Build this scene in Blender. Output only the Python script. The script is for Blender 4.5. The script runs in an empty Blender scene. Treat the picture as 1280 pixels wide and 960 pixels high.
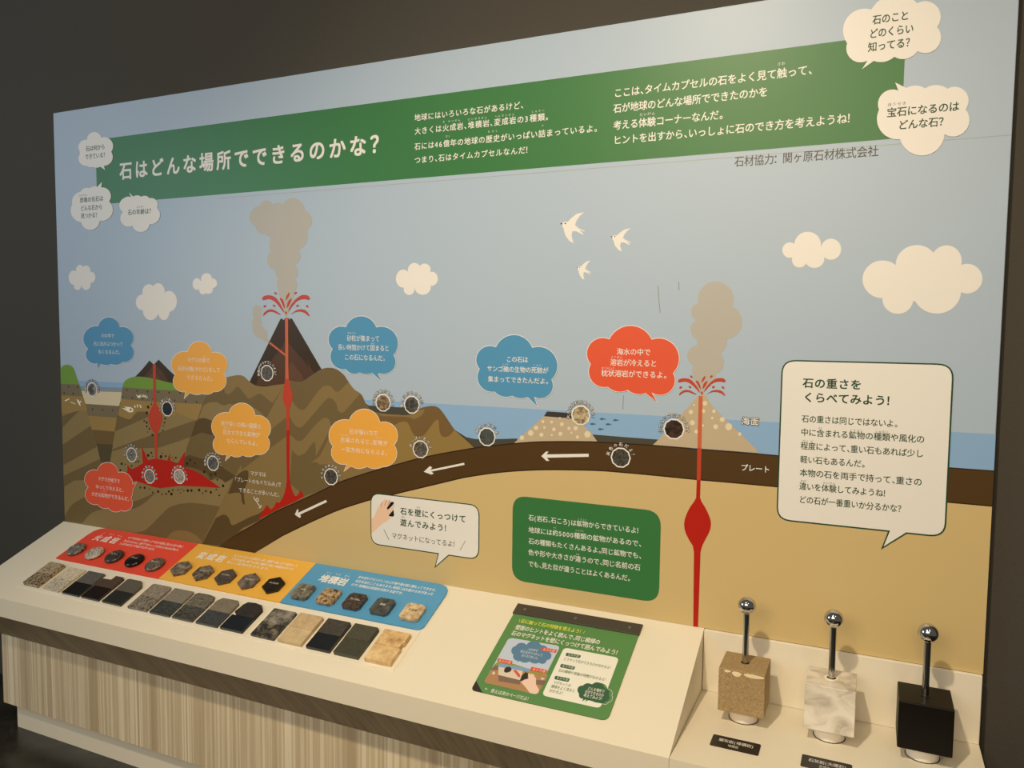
import bpy, bmesh, math, random
from mathutils import Vector, Matrix
from mathutils.geometry import tessellate_polygon
random.seed(7)
sc = bpy.context.scene
COL = sc.collection

# ------------------------------------------------------------------ camera
F_PX, YAW, PITCH, ROLL = 978.0, -0.43048, -0.06890, 0.01080
CAM = Vector((0.0, -1.9, 1.4))
_cy, _sy, _cp, _sp = math.cos(YAW), math.sin(YAW), math.cos(PITCH), math.sin(PITCH)
FWD = Vector((_sy*_cp, _cy*_cp, _sp))
_r0 = Vector((_cy, -_sy, 0)); _u0 = _r0.cross(FWD)
RIGHT = _r0*math.cos(ROLL) + _u0*math.sin(ROLL)
UP = -_r0*math.sin(ROLL) + _u0*math.cos(ROLL)
cd = bpy.data.cameras.new('camera'); cam = bpy.data.objects.new('camera', cd); COL.objects.link(cam)
cd.sensor_width = 36.0; cd.lens = F_PX/1280.0*36.0; cd.clip_start = 0.02
M3 = Matrix((RIGHT, UP, -FWD)).transposed()
cam.matrix_world = Matrix.Translation(CAM) @ M3.to_4x4()
sc.camera = cam

# ------------------------------------------------------------------ light
sc.view_settings.view_transform = 'Standard'; sc.view_settings.look = 'None'
sc.view_settings.exposure = 0.0; sc.view_settings.gamma = 1.0
sc.view_settings.use_curve_mapping = False
w = bpy.data.worlds.new('world'); sc.world = w; w.use_nodes = True
w.node_tree.nodes['Background'].inputs[0].default_value = (1.0, 0.95, 0.88, 1)
w.node_tree.nodes['Background'].inputs[1].default_value = 0.11
def spot(loc, target, power, col, size=75, blend=0.9, rad=0.05):
    l = bpy.data.lights.new('spot_lamp', 'SPOT'); o = bpy.data.objects.new('spot_lamp', l); COL.objects.link(o)
    l.energy = power; l.color = col; l.spot_size = math.radians(size); l.spot_blend = blend; l.shadow_soft_size = rad
    o.location = loc; o.rotation_euler = (Vector(target)-Vector(loc)).to_track_quat('-Z', 'Y').to_euler()
    return o
spot((-0.66, -2.15, 3.15), (-0.55, 0, 0.56), 221, (1.0, 0.82, 0.56), 84, 1.0)
spot((0.95, -2.15, 3.15), (-0.3, 0, 0.8), 30, (1.0, 0.74, 0.42), 70)
spot((-2.3, -2.25, 3.15), (-1.9, 0, 1.0), 12, (1.0, 0.88, 0.70), 95)
def area(loc, target, power, col, sx, sy):
    l = bpy.data.lights.new('fill_light', 'AREA'); o = bpy.data.objects.new('fill_light', l); COL.objects.link(o)
    l.shape = 'RECTANGLE'; l.size = sx; l.size_y = sy; l.energy = power; l.color = col
    o.location = loc; o.rotation_euler = (Vector(target)-Vector(loc)).to_track_quat('-Z', 'Y').to_euler()
area((-4.6, -2.6, 2.2), (-1.6, 0, 1.2), 30, (0.60, 0.83, 1.0), 1.6, 1.4)
area((-0.6, -4.2, 2.7), (-0.7, 0, 0.9), 72, (1.0, 0.78, 0.52), 2.4, 1.0)  # added warm fill standing in for ceiling bounce, not a window

# ------------------------------------------------------------------ materials
def s2l(c):
    c = c/255.0
    return c/12.92 if c <= 0.04045 else ((c+0.055)/1.055)**2.4
def rgb(r, g, b): return (s2l(r), s2l(g), s2l(b))
WHITES = [(100, (200, 195, 188)), (550, (233, 220, 197)), (900, (237, 217, 188)), (1150, (234, 213, 179))]
def ob(r, g, b, x):
    """pigment of a print seen as (r,g,b) where white paper is seen as the local white"""
    for (x0, a), (x1, c) in zip(WHITES, WHITES[1:]):
        if x <= x1 or x1 == 1150:
            t = min(1, max(0, (x-x0)/(x1-x0))); wv = [a[i]+(c[i]-a[i])*t for i in range(3)]; break
    o = rgb(r, g, b); ww = rgb(*wv)
    return tuple(min(0.85, o[i]/ww[i]*0.80) for i in range(3))
MATS = {}
def mat(name, col, rough=0.6, metal=0.0, spec=0.5):
    if name in MATS: return MATS[name]
    m = bpy.data.materials.new(name); m.use_nodes = True; b = m.node_tree.nodes['Principled BSDF']
    b.inputs['Base Color'].default_value = (*col, 1); b.inputs['Roughness'].default_value = rough
    b.inputs['Metallic'].default_value = metal; b.inputs['Specular IOR Level'].default_value = spec
    MATS[name] = m; return m
class NT:
    def __init__(s, m): s.t = m.node_tree; s.b = s.t.nodes['Principled BSDF']
    def n(s, typ, **kw):
        nd = s.t.nodes.new(typ)
        for k, v in kw.items(): setattr(nd, k, v)
        return nd
    def l(s, a, b): s.t.links.new(a, b)
def ramp(nt, fac, stops, const=False):
    r = nt.n('ShaderNodeValToRGB'); e = r.color_ramp.elements
    if const: r.color_ramp.interpolation = 'CONSTANT'
    while len(e) < len(stops): e.new(0.5)
    for i, (p, c) in enumerate(stops): e[i].position = p; e[i].color = (*c, 1)
    nt.l(fac, r.inputs[0]); return r.outputs[0]
def coords(nt, scale=(1, 1, 1), rot=(0, 0, 0), loc=(0, 0, 0)):
    tc = nt.n('ShaderNodeTexCoord'); mp = nt.n('ShaderNodeMapping')
    mp.inputs['Scale'].default_value = scale; mp.inputs['Rotation'].default_value = rot; mp.inputs['Location'].default_value = loc
    nt.l(tc.outputs['Object'], mp.inputs[0]); return mp.outputs[0]
def noise(nt, vec, scale, detail=4, rough=0.6, dist=0.0):
    n = nt.n('ShaderNodeTexNoise'); n.inputs['Scale'].default_value = scale; n.inputs['Detail'].default_value = detail
    n.inputs['Roughness'].default_value = rough; n.inputs['Distortion'].default_value = dist
    nt.l(vec, n.inputs['Vector']); return n.outputs['Fac']
def bump(nt, h, strength, dist=0.001):
    b = nt.n('ShaderNodeBump'); b.inputs['Strength'].default_value = strength; b.inputs['Distance'].default_value = dist
    nt.l(h, b.inputs['Height']); nt.l(b.outputs[0], nt.b.inputs['Normal'])
def stone(name, stops, scale=60, rough=0.5, bumps=0.0, stretch=(1, 1, 1), rot=(0, 0, 0), dist=0.0, detail=5, spec=0.5, loc=(0, 0, 0)):
    if name in MATS: return MATS[name]
    m = mat(name, (0.5, 0.5, 0.5), rough, 0, spec); nt = NT(m)
    v = coords(nt, stretch, rot, loc); f = noise(nt, v, scale, detail, 0.65, dist)
    nt.l(ramp(nt, f, [(p, rgb(*c)) for p, c in stops]), nt.b.inputs['Base Color'])
    if bumps: bump(nt, f, bumps, 0.004)
    return m

# ------------------------------------------------------------------ objects
WLOC = {}
def tag(o, label, cat, group=None):
    o['label'] = label; o['category'] = cat
    if group: o['group'] = group
    return o
def thing(name, label, cat, loc, group=None):
    o = bpy.data.objects.new(name, None); o.empty_display_size = 0.05; COL.objects.link(o); o.location = loc
    WLOC[o.name] = Vector(loc); o['kind'] = 'thing'; return tag(o, label, cat, group)
def link(name, me, mats, parent=None, label=None, loc=None):
    for m in mats: me.materials.append(m)
    o = bpy.data.objects.new(name, me); COL.objects.link(o)
    L = WLOC[parent.name] if parent else Vector(loc or (0, 0, 0))
    me.transform(Matrix.Translation(-L)); WLOC[o.name] = L
    if parent: o.parent = parent
    else: o.location = L
    if label: o['label'] = label
    return o
def obj(name, bm, m, parent=None, label=None, loc=None, smooth=False):
    bmesh.ops.recalc_face_normals(bm, faces=bm.faces)
    me = bpy.data.meshes.new(name); bm.to_mesh(me); bm.free()
    if smooth:
        for p in me.polygons: p.use_smooth = True
    return link(name, me, m if isinstance(m, list) else [m], parent, label, loc)
def smooth_by_angle(o, deg=35):
    me = o.data
    for p in me.polygons: p.use_smooth = True
    me.set_sharp_from_angle(angle=math.radians(deg))
def box_bm(x0, x1, y0, y1, z0, z1, bev=0.0, seg=2):
    bm = bmesh.new(); bmesh.ops.create_cube(bm, size=1.0)
    for v in bm.verts:
        v.co = Vector(((x0+x1)/2+v.co.x*(x1-x0), (y0+y1)/2+v.co.y*(y1-y0), (z0+z1)/2+v.co.z*(z1-z0)))
    if bev: bmesh.ops.bevel(bm, geom=bm.edges[:], offset=bev, segments=seg, profile=0.5, affect='EDGES')
    return bm
def prism_bm(pl, uv, h0, h1, bev=0.0, seg=2, top_scale=None):
    """outline uv on plane pl extruded from height h0 to h1"""
    bm = bmesh.new()
    a = [bm.verts.new(pl.pt(u, v, h0)) for u, v in uv]
    if top_scale:
        cu = sum(p[0] for p in uv)/len(uv); cv = sum(p[1] for p in uv)/len(uv)
        b = [bm.verts.new(pl.pt(cu+(u-cu)*top_scale, cv+(v-cv)*top_scale, h1)) for u, v in uv]
    else: b = [bm.verts.new(pl.pt(u, v, h1)) for u, v in uv]
    n = len(uv); bm.faces.new(a); top = bm.faces.new(b)
    for i in range(n): bm.faces.new((a[i], a[(i+1) % n], b[(i+1) % n], b[i]))
    if bev: bmesh.ops.bevel(bm, geom=list(top.edges), offset=bev, segments=seg, profile=0.5, affect='EDGES')
    return bm
def lathe_bm(cx, cy, prof, n=40):
    bm = bmesh.new(); rings = []
    for r, z in prof:
        if r < 1e-6: rings.append([bm.verts.new((cx, cy, z))])
        else: rings.append([bm.verts.new((cx+r*math.cos(2*math.pi*k/n), cy+r*math.sin(2*math.pi*k/n), z)) for k in range(n)])
    for a, b in zip(rings, rings[1:]):
        for k in range(n):
            k2 = (k+1) % n
            if len(a) == 1 and len(b) == 1: continue
            if len(a) == 1: bm.faces.new((a[0], b[k], b[k2]))
            elif len(b) == 1: bm.faces.new((a[k], a[k2], b[0]))
            else: bm.faces.new((a[k], a[k2], b[k2], b[k]))
    return bm

class Plane:
    def __init__(s, O, U, V, N, lim=None): s.O, s.U, s.V, s.N, s.lim = Vector(O), Vector(U), Vector(V), Vector(N), lim
    def uv(s, x, y, h=0.0):
        d = RIGHT*((x-640)/F_PX) - UP*((y-480)/F_PX) + FWD
        o = s.O + s.N*h; t = (o-CAM).dot(s.N)/d.dot(s.N); p = CAM + d*t - s.O
        u, v = p.dot(s.U), p.dot(s.V)
        if s.lim: u = min(max(u, s.lim[0]), s.lim[1]); v = min(max(v, s.lim[2]), s.lim[3])
        return (u, v)
    def pt(s, u, v, h=0.0): return s.O + s.U*u + s.V*v + s.N*h
PX0, PX1, PZ0, PZ1 = -2.683, 0.242, 0.6768, 2.153
WALL = Plane((0, 0, 0), (1, 0, 0), (0, 0, 1), (0, -1, 0), (PX0, PX1, PZ0, PZ1))
YF, ZF, ZB = -0.3515, 0.525, 0.6765
_L = math.hypot(YF, ZB-ZF)
SLOPE = Plane((0, YF, ZF), (1, 0, 0), (0, -YF/_L, (ZB-ZF)/_L), (0, -(ZB-ZF)/_L, -YF/_L))
SHELF = Plane((0, 0, ZF), (1, 0, 0), (0, 1, 0), (0, 0, 1))
def T(ox, oy, s):
    return lambda *pts: [(ox+p[0]/s, oy+p[1]/s, *p[2:]) for p in pts]
def sm(pts, n=6, closed=False):
    """smooth curve through points"""
    P = list(pts); N = len(P); out = []
    g = (lambda i: P[i % N]) if closed else (lambda i: P[min(max(i, 0), N-1)])
    for i in range(N if closed else N-1):
        a, b, c, d = g(i-1), g(i), g(i+1), g(i+2)
        for k in range(n):
            t = k/n
            out.append(tuple(0.5*(2*b[j]+(c[j]-a[j])*t+(2*a[j]-5*b[j]+4*c[j]-d[j])*t*t+(3*b[j]-a[j]-3*c[j]+d[j])*t**3) for j in (0, 1)))
    if not closed: out.append(tuple(P[-1][:2]))
    return out
def scallop(pts, n=12):
    """pts (x,y,b): arc to the next point with sagitta b * chord, bulging outwards (clockwise outline in image axes)"""
    out = []
    for i, (x0, y0, b) in enumerate(pts):
        x1, y1 = pts[(i+1) % len(pts)][:2]
        out.append((x0, y0))
        if b > 0:
            c = math.hypot(x1-x0, y1-y0); s = b*c; R = (c*c/4+s*s)/(2*s); dx, dy = (x1-x0)/c, (y1-y0)/c
            nx, ny = dy, -dx
            mx, my = (x0+x1)/2-nx*(R-s), (y0+y1)/2-ny*(R-s)
            half = math.asin(min(1, c/(2*R)))
            if s > R: half = math.pi-half
            for k in range(1, n):
                a = -half+2*half*k/n
                out.append((mx+R*(nx*math.cos(a)+dx*math.sin(a)), my+R*(ny*math.cos(a)+dy*math.sin(a))))
    return out
def area2(p): return sum(p[i][0]*p[(i+1) % len(p)][1]-p[(i+1) % len(p)][0]*p[i][1] for i in range(len(p)))
def offset(uv, d):
    n = len(uv); s = 1 if area2(uv) > 0 else -1; out = []
    for i in range(n):
        a, b, c = uv[i-1], uv[i], uv[(i+1) % n]
        e0 = Vector((b[0]-a[0], b[1]-a[1])); e1 = Vector((c[0]-b[0], c[1]-b[1]))
        if e0.length < 1e-7 or e1.length < 1e-7: out.append(b); continue
        e0.normalize(); e1.normalize()
        n0 = Vector((e0.y, -e0.x))*s; n1 = Vector((e1.y, -e1.x))*s; m = n0+n1
        if m.length < 1e-4: m = n0
        m.normalize(); k = d/max(0.35, m.dot(n0)); out.append((b[0]+m.x*k, b[1]+m.y*k))
    return out
def rrect(tl, tr, br, bl, r, n=6, extra=None):
    """rounded quad in plane coordinates, clockwise from top left; extra points go between br and bl"""
    P = [Vector(p) for p in (tl, tr, br, bl)]; out = []
    rr = r if isinstance(r, (list, tuple)) else [r]*4
    for i in range(4):
        c = P[i]; a = (P[i-1]-c).normalized(); b = (P[(i+1) % 4]-c).normalized(); q = rr[i]
        for k in range(n+1):
            t = k/n; out.append(tuple(c+a*q*(1-t)**2+b*q*t**2))
        if i == 2 and extra: out += [tuple(e) for e in extra]
    return out

GLY = {}
_tc = bpy.data.curves.new('glyph', 'FONT'); _to = bpy.data.objects.new('glyph', _tc); COL.objects.link(_to)
def glyph(ch, res):
    k = (ch, res)
    if k not in GLY:
        _tc.body = ch; _tc.size = 1.0; _tc.resolution_u = res
        dg = bpy.context.evaluated_depsgraph_get(); dg.update()
        me = bpy.data.meshes.new_from_object(_to.evaluated_get(dg))
        GLY[k] = ([(v.co.x, v.co.y) for v in me.vertices], [tuple(p.vertices) for p in me.polygons])
        bpy.data.meshes.remove(me)
    return GLY[k]
def strokes(bold):
    """offsets of overlaid copies that thicken a glyph by bold (em)"""
    if bold < .006: return [(0, 0)]
    n = 4 if bold < .05 else 8
    return [(bold*math.cos(2*math.pi*(k+.5)/n), bold*math.sin(2*math.pi*(k+.5)/n)) for k in range(n)]
NARROW = {'、': .5, '。': .5, '(': .5, ')': .5, '「': .5, '」': .5, '：': .8, '！': .8, '\\': .5, '/': .5}
def cw(ch): return NARROW.get(ch, 0.62 if ord(ch) < 128 else 1.0)
STEP = 0.00008
class Print:
    """flat ink shapes on a plane, all of them one mesh"""
    def __init__(s, plane, base=0.0): s.p = plane; s.v = []; s.f = []; s.fm = []; s.m = []; s.base = base; s.k = 0
    def _mi(s, m):
        if m not in s.m: s.m.append(m)
        return s.m.index(m)
    def raw(s, uv, faces, m, lay):
        b = len(s.v); h = s.base+STEP*lay+1.1e-5*(s.k % 7); s.v += [s.p.pt(u, v, h) for u, v in uv]; i = s._mi(m)
        for f in faces:
            q = [uv[k] for k in f]
            f = list(f)
            if area2(q) < 0: f.reverse()
            s.f.append([b+k for k in f]); s.fm.append(i)
    def uv(s, uv, m, lay):
        c = []
        for p in uv:
            if not c or abs(p[0]-c[-1][0])+abs(p[1]-c[-1][1]) > 1e-6: c.append(p)
        if len(c) > 2 and abs(c[0][0]-c[-1][0])+abs(c[0][1]-c[-1][1]) < 1e-6: c.pop()
        if len(c) < 3: return
        s.k += 1
        tr = tessellate_polygon([[Vector((p[0], p[1], 0)) for p in c]])
        s.raw(c, [t for t in tr if len(set(t)) == 3], m, lay)
    def px(s, pts, m, lay): s.uv([s.p.uv(p[0], p[1], s.base) for p in pts], m, lay)
    def outlined(s, pts, m, mo, lay, d):
        q = [s.p.uv(p[0], p[1], s.base) for p in pts]
        s.uv(offset(q, d*.35), mo, lay); s.uv(offset(q, -d*.55), m, lay+1)
    def ell(s, cx, cy, rx, ry, m, lay, n=28, rot=0.0):
        c, sn = math.cos(rot), math.sin(rot)
        s.px([(cx+rx*math.cos(a)*c-ry*math.sin(a)*sn, cy+rx*math.cos(a)*sn+ry*math.sin(a)*c) for a in [2*math.pi*k/n for k in range(n)]], m, lay)
    def line(s, pts, wpx, m, lay):
        L, R = [], []
        for i, p in enumerate(pts):
            a = pts[max(0, i-1)]; b = pts[min(len(pts)-1, i+1)]; d = Vector((b[0]-a[0], b[1]-a[1])).normalized()
            L.append((p[0]-d.y*wpx/2, p[1]+d.x*wpx/2)); R.append((p[0]+d.y*wpx/2, p[1]-d.x*wpx/2))
        s.px(L+R[::-1], m, lay)
    def text(s, t, p0, p1, h, m, lay, bold=0.0, res=2, edge=None, yscale=1.0):
        a = Vector(s.p.uv(*p0[:2], s.base)); b = Vector(s.p.uv(*p1[:2], s.base))
        v = (a.y+b.y)/2; a.y = b.y = v
        tot = sum(cw(c) for c in t); cell = (b.x-a.x)/tot
        q0 = s.p.uv(p0[0], p0[1]-h/2, s.base); q1 = s.p.uv(p0[0], p0[1]+h/2, s.base); e = abs(q0[1]-q1[1])/0.88
        ex = min(e, cell*1.02) if cell < e else e
        x = a.x
        for ch in t:
            wd = cw(ch)*cell
            if ch != ' ':
                full = ord(ch) >= 128
                ox = x+(wd-ex)/2 if (full and cw(ch) > .7) else (x+wd-ex if ch == '「' else x+0.04*ex)
                g, f = glyph(ch, res)
                def put(bb, mm, ll):
                    for j, (dx, dy) in enumerate(strokes(bb)):
                        s.raw([(ox+(gx+dx)*ex, v+(gy+dy-.36)*e) for gx, gy in g], f, mm, ll+j*.12)
                if edge: put(edge[1], edge[0], lay-1)
                put(bold, m, lay)
            x += wd
    def ring(s, t, c, r, a0, a1, e, m, lay, edge=None):
        """lettering on an arc over a round picture, centre c and radius r in plane units"""
        n = len(t)
        for i, ch in enumerate(t):
            a = a0+(a1-a0)*(i/(n-1) if n > 1 else .5); co, si = math.cos(a), math.sin(a)
            g, f = glyph(ch, 1)
            def put(bb, mm, ll):
                for j, (dx, dy) in enumerate(strokes(bb)):
                    s.raw([(c[0]+r*si+((gx+dx-.5)*co+(gy+dy-.36)*si)*e, c[1]+r*co+(-(gx+dx-.5)*si+(gy+dy-.36)*co)*e) for gx, gy in g], f, mm, ll+j*.12)
            if edge: put(edge[1], edge[0], lay-1)
            put(.012, m, lay)
    def build(s, name, parent, label=None):
        me = bpy.data.meshes.new(name); me.from_pydata(s.v, [], s.f)
        for p, i in zip(me.polygons, s.fm): p.material_index = i
        me.update(); return link(name, me, s.m, parent, label)

# pigments of the printed panel
PR, PS = 0.38, 0.31
def ink(name, r, g, b, x): return mat('print_'+name, ob(r, g, b, x), PR, 0, PS)
WHITE = mat('print_white', (0.80, 0.80, 0.80), PR, 0, PS)
SKY = ink('sky', 172, 181, 182, 560)
SEA = ink('sea', 139, 168, 188, 600); SEADEEP = ink('deep_sea', 118, 128, 135, 130)
FLOORM = ink('seabed', 74, 68, 52, 600); CAP = ink('basalt_cap', 62, 52, 46, 690)
GREEN = ink('green', 58, 112, 55, 780); GRASS = ink('grass', 100, 132, 48, 150)
TAN = ink('tan_rock', 124, 105, 66, 180); BROWN = ink('brown_rock', 104, 85, 50, 300); DBROWN = ink('dark_rock', 84, 65, 34, 330)
GOLD = ink('ochre_rock', 142, 113, 58, 480); MID = ink('middle_rock', 132, 106, 60, 440); HILLD = ink('hill_dark_rock', 117, 88, 46, 540); OCHRE = ink('ochre_soil', 136, 110, 60, 150)
GREYB = ink('grey_soil', 104, 92, 68, 130); SAND0 = ink('beach_sand', 186, 172, 140, 120)
WEDGE = ink('wedge_rock', 96, 76, 40, 130); WEDGE2 = ink('wedge_deep_rock', 72, 62, 40, 130)
PLATE = ink('plate', 80, 54, 22, 600); PLATED = ink('plate_edge', 54, 32, 12, 600)
MANTLE = ink('mantle', 209, 174, 110, 700)
VOLC = ink('volcano', 56, 38, 17, 360); VOLC2 = ink('volcano_inner', 78, 51, 29, 360); VOLC3 = ink('volcano_core', 92, 62, 38, 360)
CORAL = ink('coral_rock', 193, 165, 124, 760); SPOT = ink('coral_spot', 228, 200, 152, 760)
RED = ink('magma_red', 184, 30, 14, 870); ORANGE = ink('magma_orange', 204, 94, 54, 870); MAGMA2 = ink('magma_middle', 194, 62, 34, 870)
ASH = ink('ash', 182, 166, 141, 880)
BBLUE = ink('bubble_blue', 82, 140, 164, 650); BRED = ink('bubble_red', 226, 84, 48, 790); BORG = ink('bubble_orange', 230, 160, 62, 470)
DGREEN = ink('letter_green', 30, 66, 36, 1050); INK = mat('print_black', (0.012, 0.010, 0.009), PR, 0, PS)
SKIN = ink('skin', 244, 190, 150, 500); FISH = ink('fish', 66, 100, 128, 750); BONE = ink('bone', 226, 212, 180, 130)
DARKDOT = mat('print_dark_speck', rgb(46, 30, 16), PR, 0, PS); SEAM = mat('print_seam', rgb(158, 168, 174), PR, 0, PS)

# ------------------------------------------------------------------ room
def struct(name, bm, m):
    o = obj(name, bm, m); o['kind'] = 'structure'; return o
mw = mat('wall_covering', rgb(92, 88, 82), 0.75, 0, 0.25); nt = NT(mw)
v = coords(nt, (1, 1, 2.2)); f1 = noise(nt, v, 260, 3, 0.7); bump(nt, f1, 0.5, 0.0015)
nt.l(ramp(nt, noise(nt, v, 420, 2), [(0.3, rgb(66, 64, 59)), (0.7, rgb(78, 75, 69))]), nt.b.inputs['Base Color'])
struct('wall_back', box_bm(-5.2, 3.2, 0.026, 0.14, 0, 3.4), mw)
mf = mat('floor_stone', (0.01, 0.01, 0.01), 0.28); nt = NT(mf); v = coords(nt)
nt.l(ramp(nt, noise(nt, v, 7, 6, 0.65, 0.6), [(0.35, rgb(22, 20, 17)), (0.55, rgb(44, 40, 34)), (0.75, rgb(64, 59, 50))]), nt.b.inputs['Base Color'])
struct('floor', box_bm(-5.2, 3.2, -5.0, 0.14, -0.1, 0.0), mf)

# ------------------------------------------------------------------ mural panel
panel = thing('exhibit_panel', 'large printed wall panel with volcanoes, sea, speech bubbles and a long green title band', 'panel', (-1.22, 0.012, PZ0))
PEDGE = mat('panel_edge', rgb(205, 205, 200), 0.5)
bm = box_bm(PX0, PX1, 0.0, 0.0255, PZ0, PZ1, 0.0012, 1)
obj('panel_board', bm, SKY, panel)

def part(name, lab=None): return name, lab, Print(WALL)
def done(t): return t[2].build(t[0], panel, t[1])
A = T(60, 440, 8); B = T(60, 550, 8); C = T(200, 440, 8); D = T(200, 560, 8); E_ = T(340, 450, 8); Fz = T(440, 460, 8)
G = T(300, 560, 8); H = T(580, 480, 8); I = T(720, 480, 8); J = T(820, 440, 8); K = T(820, 540, 8); Mz = T(300, 340, 8)

# sea
t = part('sea', 'blue sea behind the hills'); p = t[2]
p.px([(440, 498.9), (1249, 543.0), (1249, 600), (1000, 580), (560, 580), (455, 520)], SEA, 1)
done(t)
t = part('sea', 'strip of sea behind the left beach'); p = t[2]
p.px(A((280, 285), (770, 309), (770, 360), (280, 340)), SEA, 1)
p.px(A((280, 340), (770, 358), (770, 420), (280, 400)), SEADEEP, 1)
done(t)
for x, y in [(262, 350), (395, 362), (165, 400), (322, 403), (245, 452)]:
    t = part('fish', 'small dark blue fish'); p = t[2]; p.px(I((x-28, y), (x-12, y-10), (x+6, y-11), (x+20, y-3), (x+31, y-8), (x+31, y+10), (x+20, y+4), (x+2, y+11), (x-14, y+9)), FISH, 3)
    done(t)
t = part('seabed', 'dark seabed strip under the sea'); p = t[2]
p.px(Fz((140, 374), (300, 385), (520, 395), (740, 410), (700, 470), (520, 490), (260, 470), (190, 430)), FLOORM, 2)
done(t); t = part('seabed', 'dark seabed between the hills and the coral mound'); p = t[2]
p.px(Fz(*[(1030, 620)]+[(1140, 690)])+H((60, 540), (120, 551), (300, 551), (530, 545), (560, 600), (300, 620), (0, 660))+Fz((1150, 830)), FLOORM, 2)
done(t); t = part('seabed', 'dark seabed left of the undersea volcano'); p = t[2]
p.px(I((150, 503), (480, 530), (830, 556), (790, 620), (200, 600)), FLOORM, 2)
done(t)

# left block
t = part('rock_layers', 'striped brown and tan rock layers on the left'); p = t[2]
X0 = 55
p.px([(66, 502), (235, 502), (300, 478), (430, 486), (540, 560), (420, 604), (330, 650), (318, 700), (271, 696), (66, 672)], BROWN, 1.2)
p.px(A((60, 420), (345, 430), (380, 520), (430, 740), (490, 930))+B((530, 225), (620, 225))+A((640, 960), (735, 460), (1000, 480))+C((420, 520))+D((265, 0), (740, 290), (420, 960))+[(245, 682), (150, 668), (X0, 660), (X0, 500)], TAN, 2)
dk = [A((60, 640), (200, 616), (250, 604), (310, 588), (149, 752), (60, 800)),
      A((60, 985), (145, 925), (430, 735), (445, 800), (490, 900))+B((485, 70), (155, 250), (60, 300)),
      B((60, 420), (160, 355), (520, 190), (530, 225), (480, 330), (400, 400))+B((260, 405), (165, 465), (60, 540)),
      B(*sm([(60, 900), (165, 760), (250, 640), (400, 560), (500, 560), (700, 640), (900, 600), (1080, 520)]))+B(*sm([(1080, 525), (950, 640), (840, 690), (700, 690), (560, 690), (430, 735), (345, 830)]))+B((150, 850), (60, 930)),
      A((700, 632), (760, 655), (820, 672), (860, 630), (900, 598), (980, 600), (1020, 640), (670, 795)),
      A((640, 975), (900, 878), (1280, 750))+C((200, 735), (360, 680), (310, 850), (0, 955))+B((900, 85), (760, 75), (650, 115)),
      D(*sm([(-300, 850), (-150, 820), (0, 680), (100, 590), (250, 552), (400, 555), (600, 585)]))+D((420, 960), (-100, 900)),
      ]
for q in dk: p.px(q, BROWN, 3)
p.px(D(*sm([(60, 905), (130, 840), (230, 825), (340, 860), (430, 940)]))+D((420, 965), (60, 920)), MID, 4)
done(t)
t = part('sunken_wedge', 'sunken wedge of beach and soil between the two faults'); p = t[2]
p.px(A((335, 390), (742, 402), (713, 542), (375, 518)), SAND0, 4)
p.px(A((375, 518), (713, 540), (690, 662), (403, 636)), GREYB, 4)
p.px(A((403, 636), (690, 658), (667, 798), (440, 778)), OCHRE, 4)
p.px(A((440, 776), (667, 796), (645, 930), (487, 918)), WEDGE, 4)
p.px(A((485, 916), (650, 926))+B((620, 226), (530, 226)), WEDGE2, 4)
for x, y in [(447, 571), (547, 577), (645, 583)]: p.px(A((x-5, y-8), (x+5, y-8), (x+5, y+8), (x-5, y+8)), DARKDOT, 5)
done(t)
t = part('grassy_cliffs', 'green topped soil cliffs at the left shore'); p = t[2]
p.px(A((50, 240), *sm([(120, 175), (150, 138), (190, 126), (235, 140), (262, 175), (280, 225), (305, 305)]), (325, 345), (350, 447))+A((60, 440)), GRASS, 5)
p.px(A((50, 316), (128, 318), (310, 325), (350, 448), (50, 432)), GREYB, 6)
p.px(A((50, 428), (350, 446), (385, 540), (405, 640), *sm([(400, 585), (310, 588), (240, 606), (190, 617), (142, 607)]), (50, 606)), OCHRE, 6)
p.px(A((745, 358), *sm([(755, 315), (775, 285), (830, 255), (890, 246), (960, 250), (1060, 268), (1280, 320)]))+C((145, 320), (470, 345), (460, 420))+A((735, 420)), GRASS, 5)
p.px(A((745, 352), (1060, 374))+C((145, 384), (470, 430), (420, 528))+A((735, 472)), GREYB, 6)
p.px(A((735, 470), (1000, 494))+C((425, 522), (375, 682), *sm([(350, 680), (250, 640), (170, 602)]))+A(*sm([(1280, 640), (1100, 610), (960, 592), (900, 598), (862, 630), (820, 672), (760, 657), (700, 632)])), OCHRE, 6)
for x, y in [(207, 347), (298, 350), (163, 410), (253, 415), (790, 380), (892, 388), (997, 396), (1105, 402), (1212, 407), (742, 448), (845, 457), (948, 465), (1052, 470)]:
    p.px(A((x-5, y-9), (x+6, y-8), (x+5, y+9), (x-6, y+8)), DARKDOT, 7)
for x, y in [(92, 408), (203, 410), (148, 485), (257, 493), (368, 498)]: p.px(C((x-5, y-9), (x+6, y-8), (x+5, y+9), (x-6, y+8)), DARKDOT, 7)
done(t)
t = part('fossil_bones', 'cream fossil bones drawn in the left soil'); p = t[2]
for q in [[(168, 485), (212, 463), (216, 472), (175, 494)], [(225, 496), (275, 516), (278, 524), (230, 505)], [(288, 472), (305, 478), (318, 498), (330, 486), (336, 494), (322, 508), (328, 545), (315, 530), (300, 505)],
          ]: p.px(A(*q), BONE, 8)
done(t)
t = part('fossil_bones', 'cream fossil backbone drawn in the grey soil'); p = t[2]
for q in [
          [(880, 425), (905, 440), (925, 425), (928, 455), (905, 462)], [(938, 425), (948, 430), (946, 455), (938, 452)], [(955, 424), (966, 432), (963, 455), (956, 450)], [(972, 428), (984, 438), (976, 460), (970, 455)], [(990, 440), (1000, 452), (990, 468)],
          ]: p.px(A(*q), BONE, 8)
done(t)
t = part('fossil_bones', 'cream fossil skull and ribs drawn in the ochre soil'); p = t[2]
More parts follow.
